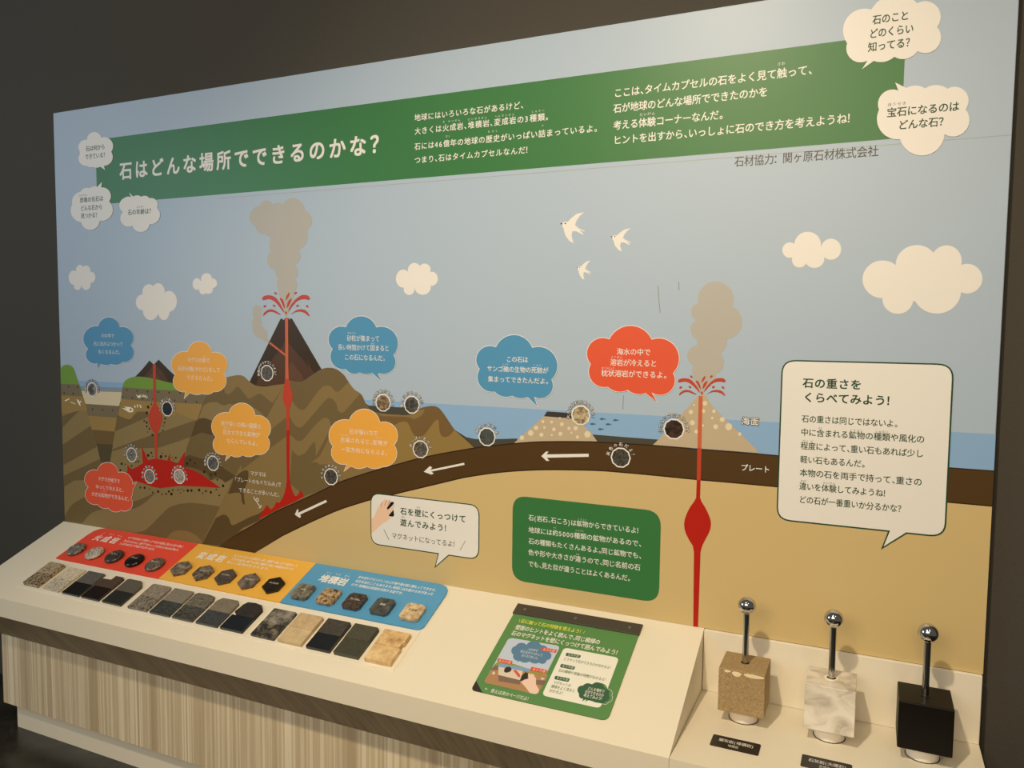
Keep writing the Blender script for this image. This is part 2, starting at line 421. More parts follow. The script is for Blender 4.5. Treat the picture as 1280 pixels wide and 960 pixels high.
for q in [
          [(742, 560), (790, 565), (760, 545), (830, 552), (858, 572), (850, 600), (815, 604), (790, 590)], [(865, 530), (878, 540), (875, 560), (866, 556)], [(890, 520), (902, 530), (900, 556), (892, 552)], [(915, 520), (930, 535), (938, 560), (924, 556)]]:
    p.px(A(*q), BONE, 8)
p.ell(60+828/8, 440+577/8, 1.4, 1.6, OCHRE, 9)
done(t)

# middle block
t = part('rock_folds', 'folded rock layers under the tall volcano'); p = t[2]
hill = C(*sm([(480, 400), (560, 300), (655, 258), (720, 240), (790, 231), (840, 245), (900, 300), (960, 335), (1050, 345), (1150, 330), (1250, 320)]))
p.px(hill+D((740, 298), (650, 342), (600, 305), (500, 322), (400, 252), (245, 190), (265, 0))+C((460, 445)), BROWN, 7)
p.px(C(*sm([(900, 300), (960, 335), (1050, 345), (1150, 330), (1250, 320)]))+C((1130, 510), *sm([(1100, 490), (1010, 420), (960, 430), (900, 465), (870, 450), (800, 362), (770, 350), (730, 390), (690, 420), (650, 400), (640, 290)]), *sm([(655, 258), (720, 240), (790, 231), (840, 245), (900, 300)])), MID, 8)
p.px(C(*sm([(430, 545), (480, 510), (560, 500), (600, 520), (640, 535), (690, 520), (760, 530), (900, 540), (1000, 600), (1060, 660)]))+C((960, 800), (600, 700), (390, 660)), TAN, 8)
p.px(C(*sm([(360, 690), (420, 660), (480, 670), (540, 700)]))+C((560, 830), *sm([(500, 830), (420, 805), (360, 830), (310, 850)])), DBROWN, 8)
p.px(D(*sm([(245, 90), (300, 72), (350, 85), (420, 105), (560, 130), (650, 210), (760, 280)]))+D((700, 320), (650, 345), *sm([(600, 300), (545, 290), (510, 320), (460, 250), (330, 200), (240, 190)])), DBROWN, 8)
# right of the main fault
p.px(C((1250, 320))+E_((150, 200), *sm([(180, 205), (250, 216), (320, 205), (400, 150), (500, 90), (580, 78), (650, 95), (720, 150), (760, 210), (820, 290), (880, 330), (910, 370), (940, 440), (970, 480), (1030, 520), (1150, 540), (1280, 548)]))
     + Fz(*sm([(480, 478), (560, 475), (620, 440), (700, 400), (760, 383), (820, 380), (870, 400), (920, 460), (1000, 580), (1060, 650), (1140, 720), (1225, 800)]))
     + Fz((640, 920), (430, 975))+G((1000, 345), (560, 560), (100, 790))+[(262, 700), (250, 690)]+D((420, 960), (600, 590), (740, 300)), MID, 7)
# dark and light folds
p.px(E_(*sm([(180, 205), (205, 400), (250, 470), (300, 500), (345, 475), (420, 370), (500, 275), (560, 255), (600, 275), (640, 315), (680, 305), (770, 215)]))+E_(*sm([(760, 210), (720, 150), (650, 95), (580, 78), (500, 90), (400, 150), (320, 205), (250, 216), (180, 205)])), BROWN, 8)
p.px(E_(*sm([(-320, 960), (-100, 780), (60, 640), (165, 570), (220, 640), (262, 672), (310, 660), (400, 560), (500, 440), (560, 383), (602, 388), (640, 430), (662, 500), (690, 525), (735, 505), (880, 338)]))+E_((910, 370), (940, 440), (990, 500), (770, 600), (590, 660), *sm([(580, 610), (550, 580), (500, 590), (400, 690), (310, 795), (250, 805), (205, 765), (160, 760), (0, 870), (-300, 1100)])), BROWN, 8)
p.px(E_(*sm([(600, 660), (560, 800), (480, 960)]))+G((640, 200), *sm([(700, 150), (760, 140), (800, 165), (860, 160)]), (1000, 260), (1000, 345), (800, 430), (640, 480), (500, 350), (520, 20))+E_(*sm([(260, 960), (330, 930), (420, 820), (438, 880), (440, 960)])), BROWN, 8)
p.px(D(*sm([(560, 700), (640, 665), (690, 700), (720, 770), (800, 740), (900, 690), (990, 655), (1060, 600)]))+D((1000, 720), (830, 800), (640, 970), (420, 970)), DBROWN, 8)
p.px(D(*sm([(740, 300), (820, 235), (880, 230), (880, 320), (840, 440), (850, 560), (820, 540), (800, 450), (680, 460)])), DBROWN, 9)
p.px(Fz(*sm([(400, 590), (430, 570), (480, 543), (540, 538), (572, 570), (605, 645), (645, 685), (720, 670), (770, 610), (840, 522), (866, 530), (872, 590), (885, 660), (920, 690), (975, 675), (1022, 625)]))+Fz((1060, 650), (1225, 800), (640, 925), (420, 980)), GOLD, 8)
p.px(Fz(*sm([(150, 385), (200, 430), (260, 450), (400, 465), (560, 475), (620, 440), (700, 400), (760, 383), (820, 380), (870, 400), (920, 460), (1000, 580), (1024, 622)]))+Fz(*sm([(1022, 625), (975, 675), (920, 690), (885, 660), (872, 590), (866, 530), (840, 522), (770, 610), (720, 670), (645, 685), (605, 645), (572, 570), (540, 538), (480, 543), (430, 570), (400, 590)]))+Fz((300, 560), (200, 440)), HILLD, 8)
p.px(Fz(*sm([(200, 430), (260, 450), (400, 465), (560, 470), (620, 440), (720, 412), (700, 470), (620, 510), (560, 490), (300, 480)])), MID, 9)
done(t)

# plate and mantle
t = part('mantle', 'wide sandy mantle field under the plate'); p = t[2]
low = [(318.5, 693.5)]+G(*sm([(430, 880), (700, 750), (1000, 620), (1280, 530)]))+H(*sm([(0, 940), (300, 895), (600, 870), (900, 862), (1280, 868)]))+I(*sm([(300, 875), (700, 910), (1200, 960)]))+K(*sm([(450, 485), (800, 515), (1200, 552)]))+[(1245, 633.8)]
up = [(272.5, 685.5)]+G(*sm([(0, 840), (100, 785), (330, 645), (560, 540), (800, 430), (1000, 335), (1280, 240)]))+Fz(*sm([(640, 905), (900, 850), (1280, 785)]))+H(*sm([(250, 615), (500, 590), (700, 575), (900, 570), (1100, 570), (1280, 572)]))+I(*sm([(500, 590), (800, 610), (1200, 645)]))+K(*sm([(400, 165), (800, 195), (1210, 230)]))+[(1245, 588.2)]
p.px(low+[(1235, 870), (900, 800), (320, 695)], MANTLE, 9)
done(t)
t = part('plate', 'dark brown sliding plate band'); p = t[2]
p.px(up+low[::-1], PLATED, 10)
def shift(L, d): return [(x, y+d) for x, y in L]
p.px(shift(up, 1.6)+shift(low, -1.6)[::-1], PLATE, 11)
done(t)
t = part('lettering', 'white lettering on the plate'); p = t[2]
p.text('プレート', K((848, 352))[0], K((1142, 378))[0], 8.0, WHITE, 14, 0.02, 3, edge=(INK, 0.07)); done(t)
t = part('lettering', 'white lettering outlined in black at the sea level'); p = t[2]
p.text('海面', J((852, 689))[0], J((1036, 697))[0], 9.0, WHITE, 14, 0.02, 3, edge=(INK, 0.08)); done(t)
for q in ((G, [(550, 665), (575, 610), (588, 618), (582, 648), (862, 518), (872, 540), (605, 664), (612, 688), (598, 698)]),
          (H, [(775, 720), (822, 675), (846, 675), (828, 703), (1248, 697), (1248, 727), (830, 737), (855, 768), (825, 768)]),
          (T(440, 560, 3.2), [(288, 95), (312, 72), (322, 78), (314, 87), (449, 59), (451, 67), (318, 94), (328, 102), (318, 106)])):
    t = part('direction_arrow', 'white arrow pointing left on the plate'); t[2].px(q[0](*q[1]), WHITE, 13); done(t)

# coral mound and undersea volcano
t = part('coral_mound', 'pale spotted coral mound in the sea'); p = t[2]
p.px(H((500, 592), (800, 318), (1060, 330))+I((60, 400), (160, 500), (212, 573)), CORAL, 4)
p.px(H((800, 322), (830, 274), (1080, 290), (1080, 345)), CAP, 5)
for x, y, r in [(580, 537, 22), (668, 490, 27), (722, 438, 21), (790, 375, 15), (805, 435, 12), (775, 507, 20), (877, 380, 14), (900, 453, 18), (878, 510, 10), (980, 402, 19), (965, 498, 20), (1050, 443, 16), (1075, 485, 10), (1117, 443, 21), (1135, 530, 16), (1235, 503, 31), (960, 340, 9)]:
    p.ell(580+x/8, 480+y/8, r/8, r/8*1.04, SPOT, 6)
done(t)
t = part('undersea_volcano', 'pale spotted volcano rising from the sea'); p = t[2]
p.px(J((430, 430), (492, 425), (560, 540), (700, 680), (860, 830), (1000, 968))+K((1025, 210))+I((770, 607))+J((0, 900), (270, 610)), CORAL, 12)
for x, y, r in [(490, 513, 23), (382, 530, 10), (350, 600, 21), (475, 590, 19), (580, 592, 17), (563, 660, 13), (663, 675, 24), (365, 707, 25), (598, 747, 24), (728, 747, 34), (470, 735, 12), (403, 795, 19), (838, 820, 17)]:
    p.ell(820+x/8, 440+y/8, r/8, r/8*1.04, SPOT, 13)
p.px([(820+428/8, 440+440/8), (820+468/8, 440+440/8), (820+466/8, 500), (876.9, 560), (871.9, 560)], ORANGE, 14)
p.px([(871.9, 560), (876.9, 560), (875.9, 600), (871, 600)], MAGMA2, 14)
p.px([(871, 600), (875.9, 600), (875.2, 622)]+sm([(877, 627), (882, 635), (887, 646), (888.8, 655), (887, 664), (882, 674), (878, 682), (875.8, 690)])+[(872.6, 784), (866.6, 783), (867.5, 690)]+sm([(866, 682), (861, 674), (856.5, 664), (855.3, 655), (857, 646), (862, 635), (867.5, 627), (870.2, 622)]), RED, 14)
done(t)
def splash(name, f, lay):
    t = part(name, 'red lava spray'); p = t[2]
    for q in [[(225, 275), (235, 245), (290, 232), (350, 250), (400, 310), (440, 390), (435, 400), (390, 340), (340, 290), (290, 270), (240, 280)],
              [(485, 395), (500, 350), (550, 280), (610, 235), (670, 232), (697, 255), (690, 278), (640, 270), (580, 285), (530, 335), (490, 390)],
              [(235, 438), (245, 405), (290, 375), (340, 378), (410, 425), (380, 420), (330, 398), (280, 402)],
              [(510, 425), (560, 385), (610, 372), (660, 385), (692, 425), (688, 440), (650, 410), (600, 395), (550, 402)],
              [(400, 265), (425, 270), (445, 320), (448, 365), (425, 320)], [(472, 360), (480, 300), (515, 262), (510, 295)],
              [(458, 285), (470, 235), (495, 203), (490, 240)]]:
        p.px(sm(f(*q), 4, True), MAGMA2, lay)
    for x, y, a in [(357, 212, .7), (557, 210, -.7), (250, 342, -.6), (343, 337, .5), (577, 337, -.5), (673, 342, .6), (462, 408, 1.5)]:
        c = f((x, y))[0]; p.ell(c[0], c[1], 1.9, 1.2, MAGMA2, lay, 14, a)
    done(t)
def blobs(p, m, lay, L, n=26):
    for i, (x, y, rx, ry) in enumerate(L): p.ell(x, y, rx, ry, m, lay+i*0.12, n)
Q7 = lambda *L: [(300+x/7.385, 240+y/7.385, rx/7.385, ry/7.385) for x, y, rx, ry in L]
t = part('smoke_plume', 'grey ash cloud above the tall volcano'); p = t[2]
blobs(p, ASH, 3, Q7((185, 230, 98, 100), (245, 155, 65, 78), (350, 180, 70, 82), (488, 190, 112, 135), (570, 265, 95, 98), (215, 310, 75, 78), (345, 300, 150, 130), (450, 400, 175, 165), (395, 490, 125, 120), (345, 625, 95, 98), (455, 590, 105, 95), (432, 740, 106, 92), (433, 855, 93, 95), (430, 930, 72, 80)))
p.px([(349, 352), (369, 352), (366, 380), (359, 396), (356.5, 396), (352, 375)], ASH, 4.4)
done(t); t = part('smoke_plume', 'small ash puff at the side vent'); p = t[2]
blobs(p, ASH, 4.6, [(300+x/8, 340+y/8, rx/8, ry/8) for x, y, rx, ry in [(173, 380, 46, 47), (173, 420, 46, 45), (170, 510, 50, 62), (178, 570, 52, 62), (200, 600, 55, 58), (240, 620, 32, 50)]])
p.px(Mz((180, 640), (272, 590), (272, 660), (300, 705), (285, 708), (240, 690)), ASH, 5.2)
done(t)
t = part('smoke_plume', 'beige ash cloud above the undersea volcano'); p = t[2]
blobs(p, ASH, 3, [(820+x/8, 340+y/8, rx/8, ry/8) for x, y, rx, ry in [(598, 275, 180, 180), (440, 400, 90, 88), (700, 500, 163, 168), (450, 575, 106, 108), (560, 500, 160, 190), (560, 690, 150, 150), (430, 840, 118, 112), (560, 900, 120, 125), (480, 980, 120, 90), (500, 1060, 100, 70)]])
p.px(J((370, 150), (600, 190), (595, 270), (480, 400), (460, 430), (445, 430), (430, 380), (370, 260)), ASH, 4)
done(t)
splash('lava_spray', Mz, 15)
splash('lava_spray', lambda *L: J(*[(x-3, 262+(y-232)*.83) for x, y in L]), 15)

# tall volcano and its magma
t = part('tall_volcano', 'tall dark brown volcano with a red magma pipe'); p = t[2]
p.px(Mz((405, 470), (420, 464), (437, 482), (455, 458), (485, 458), (495, 480), (505, 461), (522, 468), (810, 962))+E_((520, 120), (420, 190), (250, 230), (100, 250))+C((1250, 330), (1050, 360), (940, 335), (895, 300)), VOLC, 6)
p.px(Mz((462, 690), *sm([(440, 720), (400, 780), (340, 850), (310, 900), (290, 965)]))+C((1000, 220), (960, 335), (1250, 330))+E_((150, 200), (320, 205), (420, 130), (350, 10))+Mz((690, 962), *sm([(640, 890), (560, 800), (500, 725), (462, 690)])), VOLC2, 6.5)
p.px(E_((150, 210), (170, 60), (200, 20), (300, 150), (320, 205), (250, 216)), VOLC3, 6.7)
p.line(Mz((300, 708), (380, 770), (465, 838)), 2.4, ORANGE, 14)
p.px(Mz((453, 462), (467, 454), (483, 462), (486, 960))+E_((167, 100), (170, 190))+E_((135, 190), (135, 20))+Mz((456, 960)), ORANGE, 14)
p.px(E_((135, 190), (170, 190), *sm([(175, 215), (192, 280), (209, 360), (195, 430), (174, 490)]), (176, 560), (178, 700), (147, 700), (144, 560), *sm([(146, 490), (120, 430), (107, 360), (122, 270), (135, 190)])), MAGMA2, 14)
p.px(E_((147, 700), (178, 700), (178, 880))+G((497, 0), (495, 150), *sm([(500, 320), (520, 410), (555, 480), (590, 452), (610, 425), (642, 482)]), *sm([(560, 530), (400, 603), (188, 714)]), (225, 640), (270, 568), (308, 612), (335, 598), (365, 540), (398, 546), *sm([(430, 495), (455, 420), (470, 320)]), (468, 150), (466, 0)), RED, 14)
done(t)
t = part('small_volcano', 'small brown volcano behind the green slope'); p = t[2]
p.px(A((860, 255), *sm([(880, 240), (950, 165), (1015, 85)]), (1058, 125), (1108, 76), *sm([(1160, 130), (1225, 195), (1280, 245)]))+C((145, 245), (145, 325))+A((1200, 320)), VOLC, 4)
p.px(A((950, 255), (1010, 190), (1052, 130), (1082, 135), (1150, 200), (1200, 290), (1100, 280)), VOLC2, 4.4)
p.px(A((990, 255), (1052, 205), (1082, 215), (1130, 280)), VOLC3, 4.6)
p.px(A((1052, 124), (1080, 124), (1082, 495), (1054, 495)), MAGMA2, 12)
p.px(A((1054, 490), (1082, 490), *sm([(1088, 520), (1120, 580), (1145, 660), (1125, 740), (1096, 810)]), (1097, 960))+B((1088, 190), (1072, 190))+A((1070, 960), (1066, 810), *sm([(1040, 780), (1010, 700), (1008, 640), (1030, 570), (1064, 500)])), MAGMA2, 12)
done(t)
t = part('magma_chamber', 'flat red magma chamber underground'); p = t[2]
p.px(B((785, 330), (797, 300), (795, 250), (838, 292), (890, 270), (950, 232), (945, 150), (938, 65), (965, 120), (1000, 200), (1070, 186), (1075, 120), (1080, 0), (1088, 120), (1096, 190), (1150, 195), (1198, 208))
     + D((75, 122), (97, 55), (105, 125), (170, 150), (190, 140), (215, 90), (255, 35), (238, 190), (330, 220), (400, 252), (500, 322), (607, 400), (500, 392), (400, 385), (200, 376), (0, 402))+B((1110, 478), (1050, 467), (950, 430), (850, 405), (785, 380)), RED, 12)
for x, y, r in [(1003, 153, 13), (1035, 127, 9), (1048, 163, 5), (1132, 165, 14), (1176, 160, 9), (1145, 132, 5), (903, 213, 9), (738, 237, 11), (773, 243, 5), (838, 257, 8), (725, 303, 10), (880, 220, 6), (925, 475, 8), (967, 477, 11), (1018, 487, 5), (1047, 523, 8), (1103, 515, 12), (1140, 543, 6), (1182, 537, 8), (1211, 514, 10), (1236, 540, 12), (1250, 500, 8)]:
    p.ell(60+x/8, 550+y/8, r/8*.9, r/8*1.15, DARKDOT, 11, 10)
for x, y, r in [(10, 88, 13), (55, 82, 8), (122, 92, 5), (160, 96, 9), (137, 115, 5), (303, 120, 12), (272, 155, 13), (350, 152, 9), (325, 180, 4), (443, 237, 13), (512, 267, 10), (556, 257, 12), (602, 300, 6), (575, 318, 8), (632, 377, 13), (564, 415, 7), (594, 473, 8), (90, 435, 10), (60, 457, 7), (115, 460, 11), (131, 420, 7), (182, 420, 7), (208, 447, 6), (212, 410, 5), (240, 427, 6), (279, 425, 13), (316, 425, 12), (393, 420, 13), (428, 450, 7), (348, 457, 4), (461, 430, 10), (510, 442, 12), (20, 463, 7)]:
    p.ell(200+x/8, 560+y/8, r/8*.9, r/8*1.15, DARKDOT, 11, 10)
for x, y, r in [(1003, 550, 15), (1036, 522, 8), (990, 608, 14), (963, 688, 8), (988, 705, 11), (990, 743, 9), (1015, 768, 9), (1045, 830, 11), (1173, 665, 10), (1166, 705, 9), (1157, 738, 6), (1150, 785, 8), (1113, 830, 5), (998, 800, 5), (1130, 570, 6)]:
    p.ell(60+x/8, 440+y/8, r/8*.8, r/8*1.15, DARKDOT, 11, 10)
done(t)

# clouds and birds
N4 = lambda ox, oy, s, *L: [(ox+x/s, oy+y/s, rx/s, ry/s) for x, y, rx, ry in L]
for lab, L in (('cream cloud, small and leftmost', N4(70, 310, 5.818, (128, 215, 35, 52), (175, 165, 30, 43), (220, 170, 31, 43), (258, 213, 29, 40), (158, 270, 28, 36), (220, 262, 34, 44), (190, 215, 60, 60))),
               ('cream cloud, second from the left', N4(70, 310, 5.818, (630, 395, 49, 58), (675, 325, 47, 62), (743, 322, 49, 66), (823, 388, 57, 76), (690, 450, 58, 75), (785, 460, 42, 65), (730, 390, 100, 80))),
               ('cream cloud, small, left of the ash cloud', N4(70, 310, 5.818, (1025, 262, 31, 43), (1095, 225, 40, 42), (1140, 257, 32, 35), (1070, 300, 29, 38), (1110, 298, 32, 36), (1090, 265, 45, 45))),
               ('cream cloud above the blue bubble', N4(480, 310, 13.71, (330, 525, 125, 155), (522, 380, 112, 125), (697, 375, 103, 108), (825, 528, 98, 120), (432, 710, 92, 95), (665, 670, 140, 132), (580, 520, 200, 170))),
               ('cream cloud right of the birds', N4(960, 270, 4.571, (125, 195, 43, 44), (227, 165, 76, 75), (360, 190, 58, 60), (180, 250, 43, 45), (266, 245, 56, 52), (230, 210, 90, 60))),
               ('large cream cloud at the right', N4(960, 270, 4.571, (655, 362, 115, 108), (850, 278, 120, 112), (1020, 255, 87, 87), (1137, 358, 88, 85), (742, 475, 88, 84), (965, 430, 138, 128), (880, 370, 200, 120)))):
    t = part('cloud', lab); blobs(t[2], WHITE, 3, L, 36); done(t)
bird = [(200, 265), (205, 245), (230, 235), (258, 240), (300, 195), (360, 150), (440, 132), (390, 175), (350, 235), (340, 275), (380, 310), (445, 338), (440, 345), (385, 328), (430, 370), (425, 378), (350, 340), (310, 340), (302, 390), (310, 430), (325, 470), (280, 450), (235, 390), (218, 330), (215, 310), (200, 290)]
for lab, bx, by, kx, ky in (('large white swallow', 190, 258, 1, 1), ('middle white swallow on the right', 737, 402, .84, .745), ('small white swallow below', 362, 738, .6, .62)):
    t = part('bird', lab); p = t[2]; Nz = T(680, 250, 8.725)
    fx = lambda L: Nz(*[(bx+(x-190)*kx, by+(y-258)*ky) for x, y in L])
    p.px(fx(bird), WHITE, 3)
    for x, y in ((190, 258), (233, 255)):
        c = fx([(x, y)])[0]; p.ell(c[0], c[1], 1.0*kx, .9*ky, INK, 4, 12)
    done(t)

# title band
t = part('title_band', 'long green title band'); p = t[2]
_u0 = WALL.uv(120.4, 215)[0]; _u1 = WALL.uv(1129.3, 110)[0]; _zt, _zb = 1.4+1.9*.33694, 1.4+1.9*.22077
p.uv([(_u0, _zt), (_u1, _zt), (_u1, _zb), (_u0, _zb)], GREEN, 2)
band = done(t)
Z1 = T(60, 80, 4); Z2 = T(360, 80, 3.2); Z3 = T(740, 0, 1280/540)
def letters(parent, lab, fn):
    p = Print(WALL); fn(p); return p.build('lettering', parent, lab)
def title(p):
    p.text('石はどんな場所でできるのかな？', Z1((352, 536))[0], Z2((408, 318))[0], 20.5, WHITE, 4, 0.032, 6)
letters(band, 'large white title lettering', title)
def para(p):
    for s, a, b in (('地球にはいろいろな石があるけど、', (505, 213), (945, 167)), ('大きくは火成岩、堆積岩、変成岩の3種類。', (505, 266), (1045, 214)), ('石には46億年の地球の歴史がいっぱい詰まっているよ。', (505, 326), (1240, 262)), ('つまり、石はタイムカプセルなんだ！', (505, 382), (975, 346))):
        p.text(s, Z2(a)[0], Z2(b)[0], 8.2, WHITE, 4, 0.016, 3)
    for s, a, b in (('か せいがん', (617, 231), (692, 226)), ('たいせきがん', (718, 222), (798, 214)), ('へんせいがん', (825, 210), (908, 201)), ('しゅるい', (972, 191), (1028, 186)), ('おく', (630, 290), (650, 288)), ('れきし', (797, 271), (842, 267)), ('つ', (1012, 247), (1026, 246))):
        p.text(s, Z2(a)[0], Z2(b)[0], 2.9, WHITE, 4, 0, 1)
letters(band, 'small white explanation lettering, left block', para)
def para2(p):
    for s, a, b in (('ここは、タイムカプセルの石をよく見て触って、', (65, 275), (655, 208)), ('石が地球のどんな場所でできたのかを', (63, 322), (522, 272)), ('考える体験コーナーなんだ。', (63, 368), (390, 344)), ('ヒントを出すから、いっしょに石のでき方を考えようね！', (63, 416), (782, 349))):
        p.text(s, Z3(a)[0], Z3(b)[0], 10.8, WHITE, 4, 0.016, 3)
    for s, a, b in (('さわ', (548, 190), (574, 188)), ('たいけん', (140, 340), (188, 336))): p.text(s, Z3(a)[0], Z3(b)[0], 4.2, WHITE, 4, 0, 1)
letters(band, 'small white explanation lettering, right block', para2)
t = part('lettering', 'dark sponsor line under the title band')
t[2].text('石材協力：関ヶ原石材株式会社', Z3((422, 481))[0], Z3((850, 446))[0], 12.4, mat('print_grey', rgb(44, 46, 44), PR), 4, 0.008, 4); done(t)
t = part('panel_seam', 'faint horizontal seam and scratches'); p = t[2]
zs = WALL.uv(1240, 170.5)[1]
p.uv([(-1.9, zs-.001), (PX1, zs-.001), (PX1, zs+.0006), (-1.9, zs+.0006)], SEAM, 0.5)
for L in ([(822.5, 357), (823.3, 372), (825.3, 391)], [(848.3, 352), (848.8, 363)], [(779.5, 494), (778.5, 512)]): p.line(L, 0.7, mat('scratch', rgb(120, 124, 124), .6), 0.5)
done(t)

# speech bubbles
Pz = T(80, 160, 6.857); Qz = T(1020, 0, 5.054); Rz = T(80, 380, 5.818); Sz = T(300, 340, 4); Tz = T(560, 380, 4); Uz = T(440, 560, 3.2); Vz = T(940, 430, 3.5556); U2 = T(460, 610, 8.533); U3 = T(640, 620, 6.4)
def bubble(lab, pts, fill, edge, lines, ink_, h, furi=(), bold=0.0, wedge=0.0017):
    t = part('speech_bubble', lab); p = t[2]; q = scallop(pts)
    if edge: p.outlined(q, fill, edge, 16, wedge)
    else: p.px(q, fill, 16)
    o = done(t)
    def fn(p):
        for s, a, b in lines: p.text(s, a, b, h, ink_, 19, bold, 3)
        for s, a, b in furi: p.text(s, a, b, h*.36, ink_, 19, 0, 1)
    letters(o, None, fn); return o
def LL(f, *L): return [(s, f(a)[0], f(b)[0]) for s, a, b in L]
bubble('white bubble at the top of the band\'s left end', Pz((200, 102, .45), (325, 82, .36), (408, 205, .3), (345, 325, 0), (355, 362, 0), (315, 332, .12), (250, 335, .12), (195, 325, .32), (140, 225, .06), (138, 200, .33)), WHITE, None,
       LL(Pz, ('石は何から', (190, 178), (354, 163)), ('できている？', (184, 246), (372, 232))), DGREEN, 6.3, bold=.01)
bubble('white bubble under the band\'s left end', Pz((145, 548, .2), (222, 518, .15), (288, 505, 0), (328, 462, 0), (322, 510, .33), (390, 630, .38), (310, 795, .45), (150, 808, .27), (74, 655, .22)), WHITE, None,
       LL(Pz, ('恐竜の化石は', (138, 620), (340, 604)), ('どんな石から', (146, 690), (332, 676)), ('見つかる？', (148, 756), (304, 744))), DGREEN, 6.3, LL(Pz, ('きょうりゅう', (133, 579), (205, 576))), .01)
bubble('white bubble below the band, right of its neighbour', Pz((520, 600, .14), (578, 594, 0), (560, 553, 0), (596, 588, .16), (665, 590, .2), (735, 602, .33), (800, 685, .36), (738, 825, .4), (590, 840, .42), (508, 720, .3)), WHITE, None,
       LL(Pz, ('石の年齢は？', (550, 725), (768, 711))), DGREEN, 6.6, LL(Pz, ('ねんれい', (625, 678), (692, 674))), .01)
bubble('large white bubble at the top right', Qz((350, 62, .25), (640, 22, .42), (765, 172, .42), (640, 325, .2), (495, 360, .14), (365, 386, 0), (290, 440, 0), (325, 384, .35), (197, 275, .36)), WHITE, None,
       LL(Qz, ('石のこと', (356, 126), (590, 101)), ('どのくらい', (336, 213), (618, 184)), ('知ってる？', (328, 298), (625, 268))), DGREEN, 11.2, bold=.02)
bubble('large white bubble below the top right one', Qz((398, 695, .33), (520, 573, 0), (500, 522, 0), (570, 557, .14), (690, 560, .16), (830, 562, .42), (945, 692, .42), (812, 850, .42), (530, 880, .3)), WHITE, None,
       LL(Qz, ('宝石になるのは', (447, 712), (906, 674)), ('どんな石？', (518, 792), (840, 766))), DGREEN, 11.2, LL(Qz, ('ほうせき', (450, 662), (572, 655))), .02)
bubble('blue bubble above the left shore', Rz((250, 160, .43), (408, 166, .36), (490, 300, .36), (428, 425, .15), (345, 438, .12), (268, 437, 0), (242, 475, 0), (245, 434, .36), (175, 325, .38)), BBLUE, WHITE,
       LL(Rz, ('川の中で', (273, 231), (370, 231)), ('石と石がぶつかって', (218, 289), (432, 293)), ('丸くなるんだ。', (250, 347), (414, 351))), WHITE, 5.2)
bubble('orange bubble above the grey soil', Rz((900, 346, .44), (1078, 352, .38), (1165, 505, .34), (1090, 638, .16), (1010, 650, .14), (920, 645, 0), (875, 690, 0), (885, 640, .34), (812, 512, .38)), BORG, WHITE,
       LL(Rz, ('マグマの熱で', (898, 409), (1064, 411)), ('石が火傷(やけど)をして', (830, 470), (1140, 480)), ('できるたんだ。', (893, 535), (1086, 541))), WHITE, 5.6, LL(Rz, ('ねつ', (1014, 383), (1040, 384))))
_b8 = C((690, 605, .42), (955, 635, .36), (1078, 850, .36))+D((960, 65, .16), (830, 70, .16), (715, 75, 0), (655, 130, 0), (670, 63, .4))+C((562, 850, .38))
bubble('orange bubble beside the magma pipe', _b8, BORG, WHITE,
       LL(C, ('地下深くの高い温度と', (612, 710), (1018, 746)), ('圧力でできた鉱物が', (632, 799), (1003, 831)), ('ならんでいるよ。', (668, 885), (985, 917))), WHITE, 5.8, LL(C, ('あつりょく', (638, 757), (716, 762)), ('こうぶつ', (880, 775), (962, 782))))
bubble('red bubble at the magma chamber', B((495, 300, .42), (705, 322, .25), (850, 440, 0), (895, 416, 0), (852, 500, .08), (832, 580, .4), (735, 705, .2), (605, 680, .18), (500, 645, .38), (405, 470, .42)), BRED, WHITE,
       LL(B, ('マグマが地下で', (503, 388), (724, 412)), ('ゆっくり冷えると、', (480, 463), (762, 502)), ('大きな鉱物ができるんだ。', (438, 534), (818, 592))), WHITE, 5.2, LL(B, ('ひ', (618, 440), (634, 442)), ('こうぶつ', (527, 505), (592, 515))))
bubble('blue bubble right of the tall volcano', Sz((530, 274, .36), (683, 275, .38), (770, 415, .36), (698, 508, .05), (692, 510, 0), (713, 549, 0), (661, 506, .12), (600, 504, .2), (530, 487, .33), (463, 385, .4)), BBLUE, WHITE,
       LL(Sz, ('砂粒が集まって', (536, 331), (700, 334)), ('長い時間かけて固まると', (491, 377), (748, 381)), ('この石になるんだ。', (523, 426), (728, 431))), WHITE, 7.0, LL(Sz, ('すなつぶ', (537, 304), (582, 307)), ('かた', (656, 357), (676, 358))))
_b11 = E_((775, 600, .4), (1082, 622, .38), (1224, 850, .33))+[(478, 583.5, .14), (459, 583, .16)]+G((1115, 180, 0), (1040, 236, 0), (1070, 160, .34))+E_((612, 862, .38))
bubble('orange bubble on the folded hill', _b11, BORG, WHITE,
       LL(E_, ('石が強い力で', (775, 711), (1062, 736)), ('圧縮されると、鉱物が', (686, 799), (1162, 832)), ('一定方向にならぶよ。', (693, 885), (1160, 936))), WHITE, 6.0, LL(E_, ('あっしゅく', (690, 750), (778, 756)), ('こうぶつ', (1020, 775), (1108, 781))))
bubble('blue bubble above the coral mound', Tz((240, 214, .34), (423, 217, .4), (520, 378, .36), (434, 467, 0), (450, 515, 0), (399, 467, .12), (322, 460, .16), (235, 440, .32), (158, 325, .4)), BBLUE, WHITE,
       LL(Tz, ('この石は', (292, 277), (402, 278)), ('サンゴ礁の生物の死骸が', (196, 324), (503, 332)), ('集まってできたんだよ。', (201, 374), (504, 387))), WHITE, 7.0, LL(Tz, ('しょう', (274, 300), (304, 301)), ('しがい', (425, 305), (470, 307))), .008)
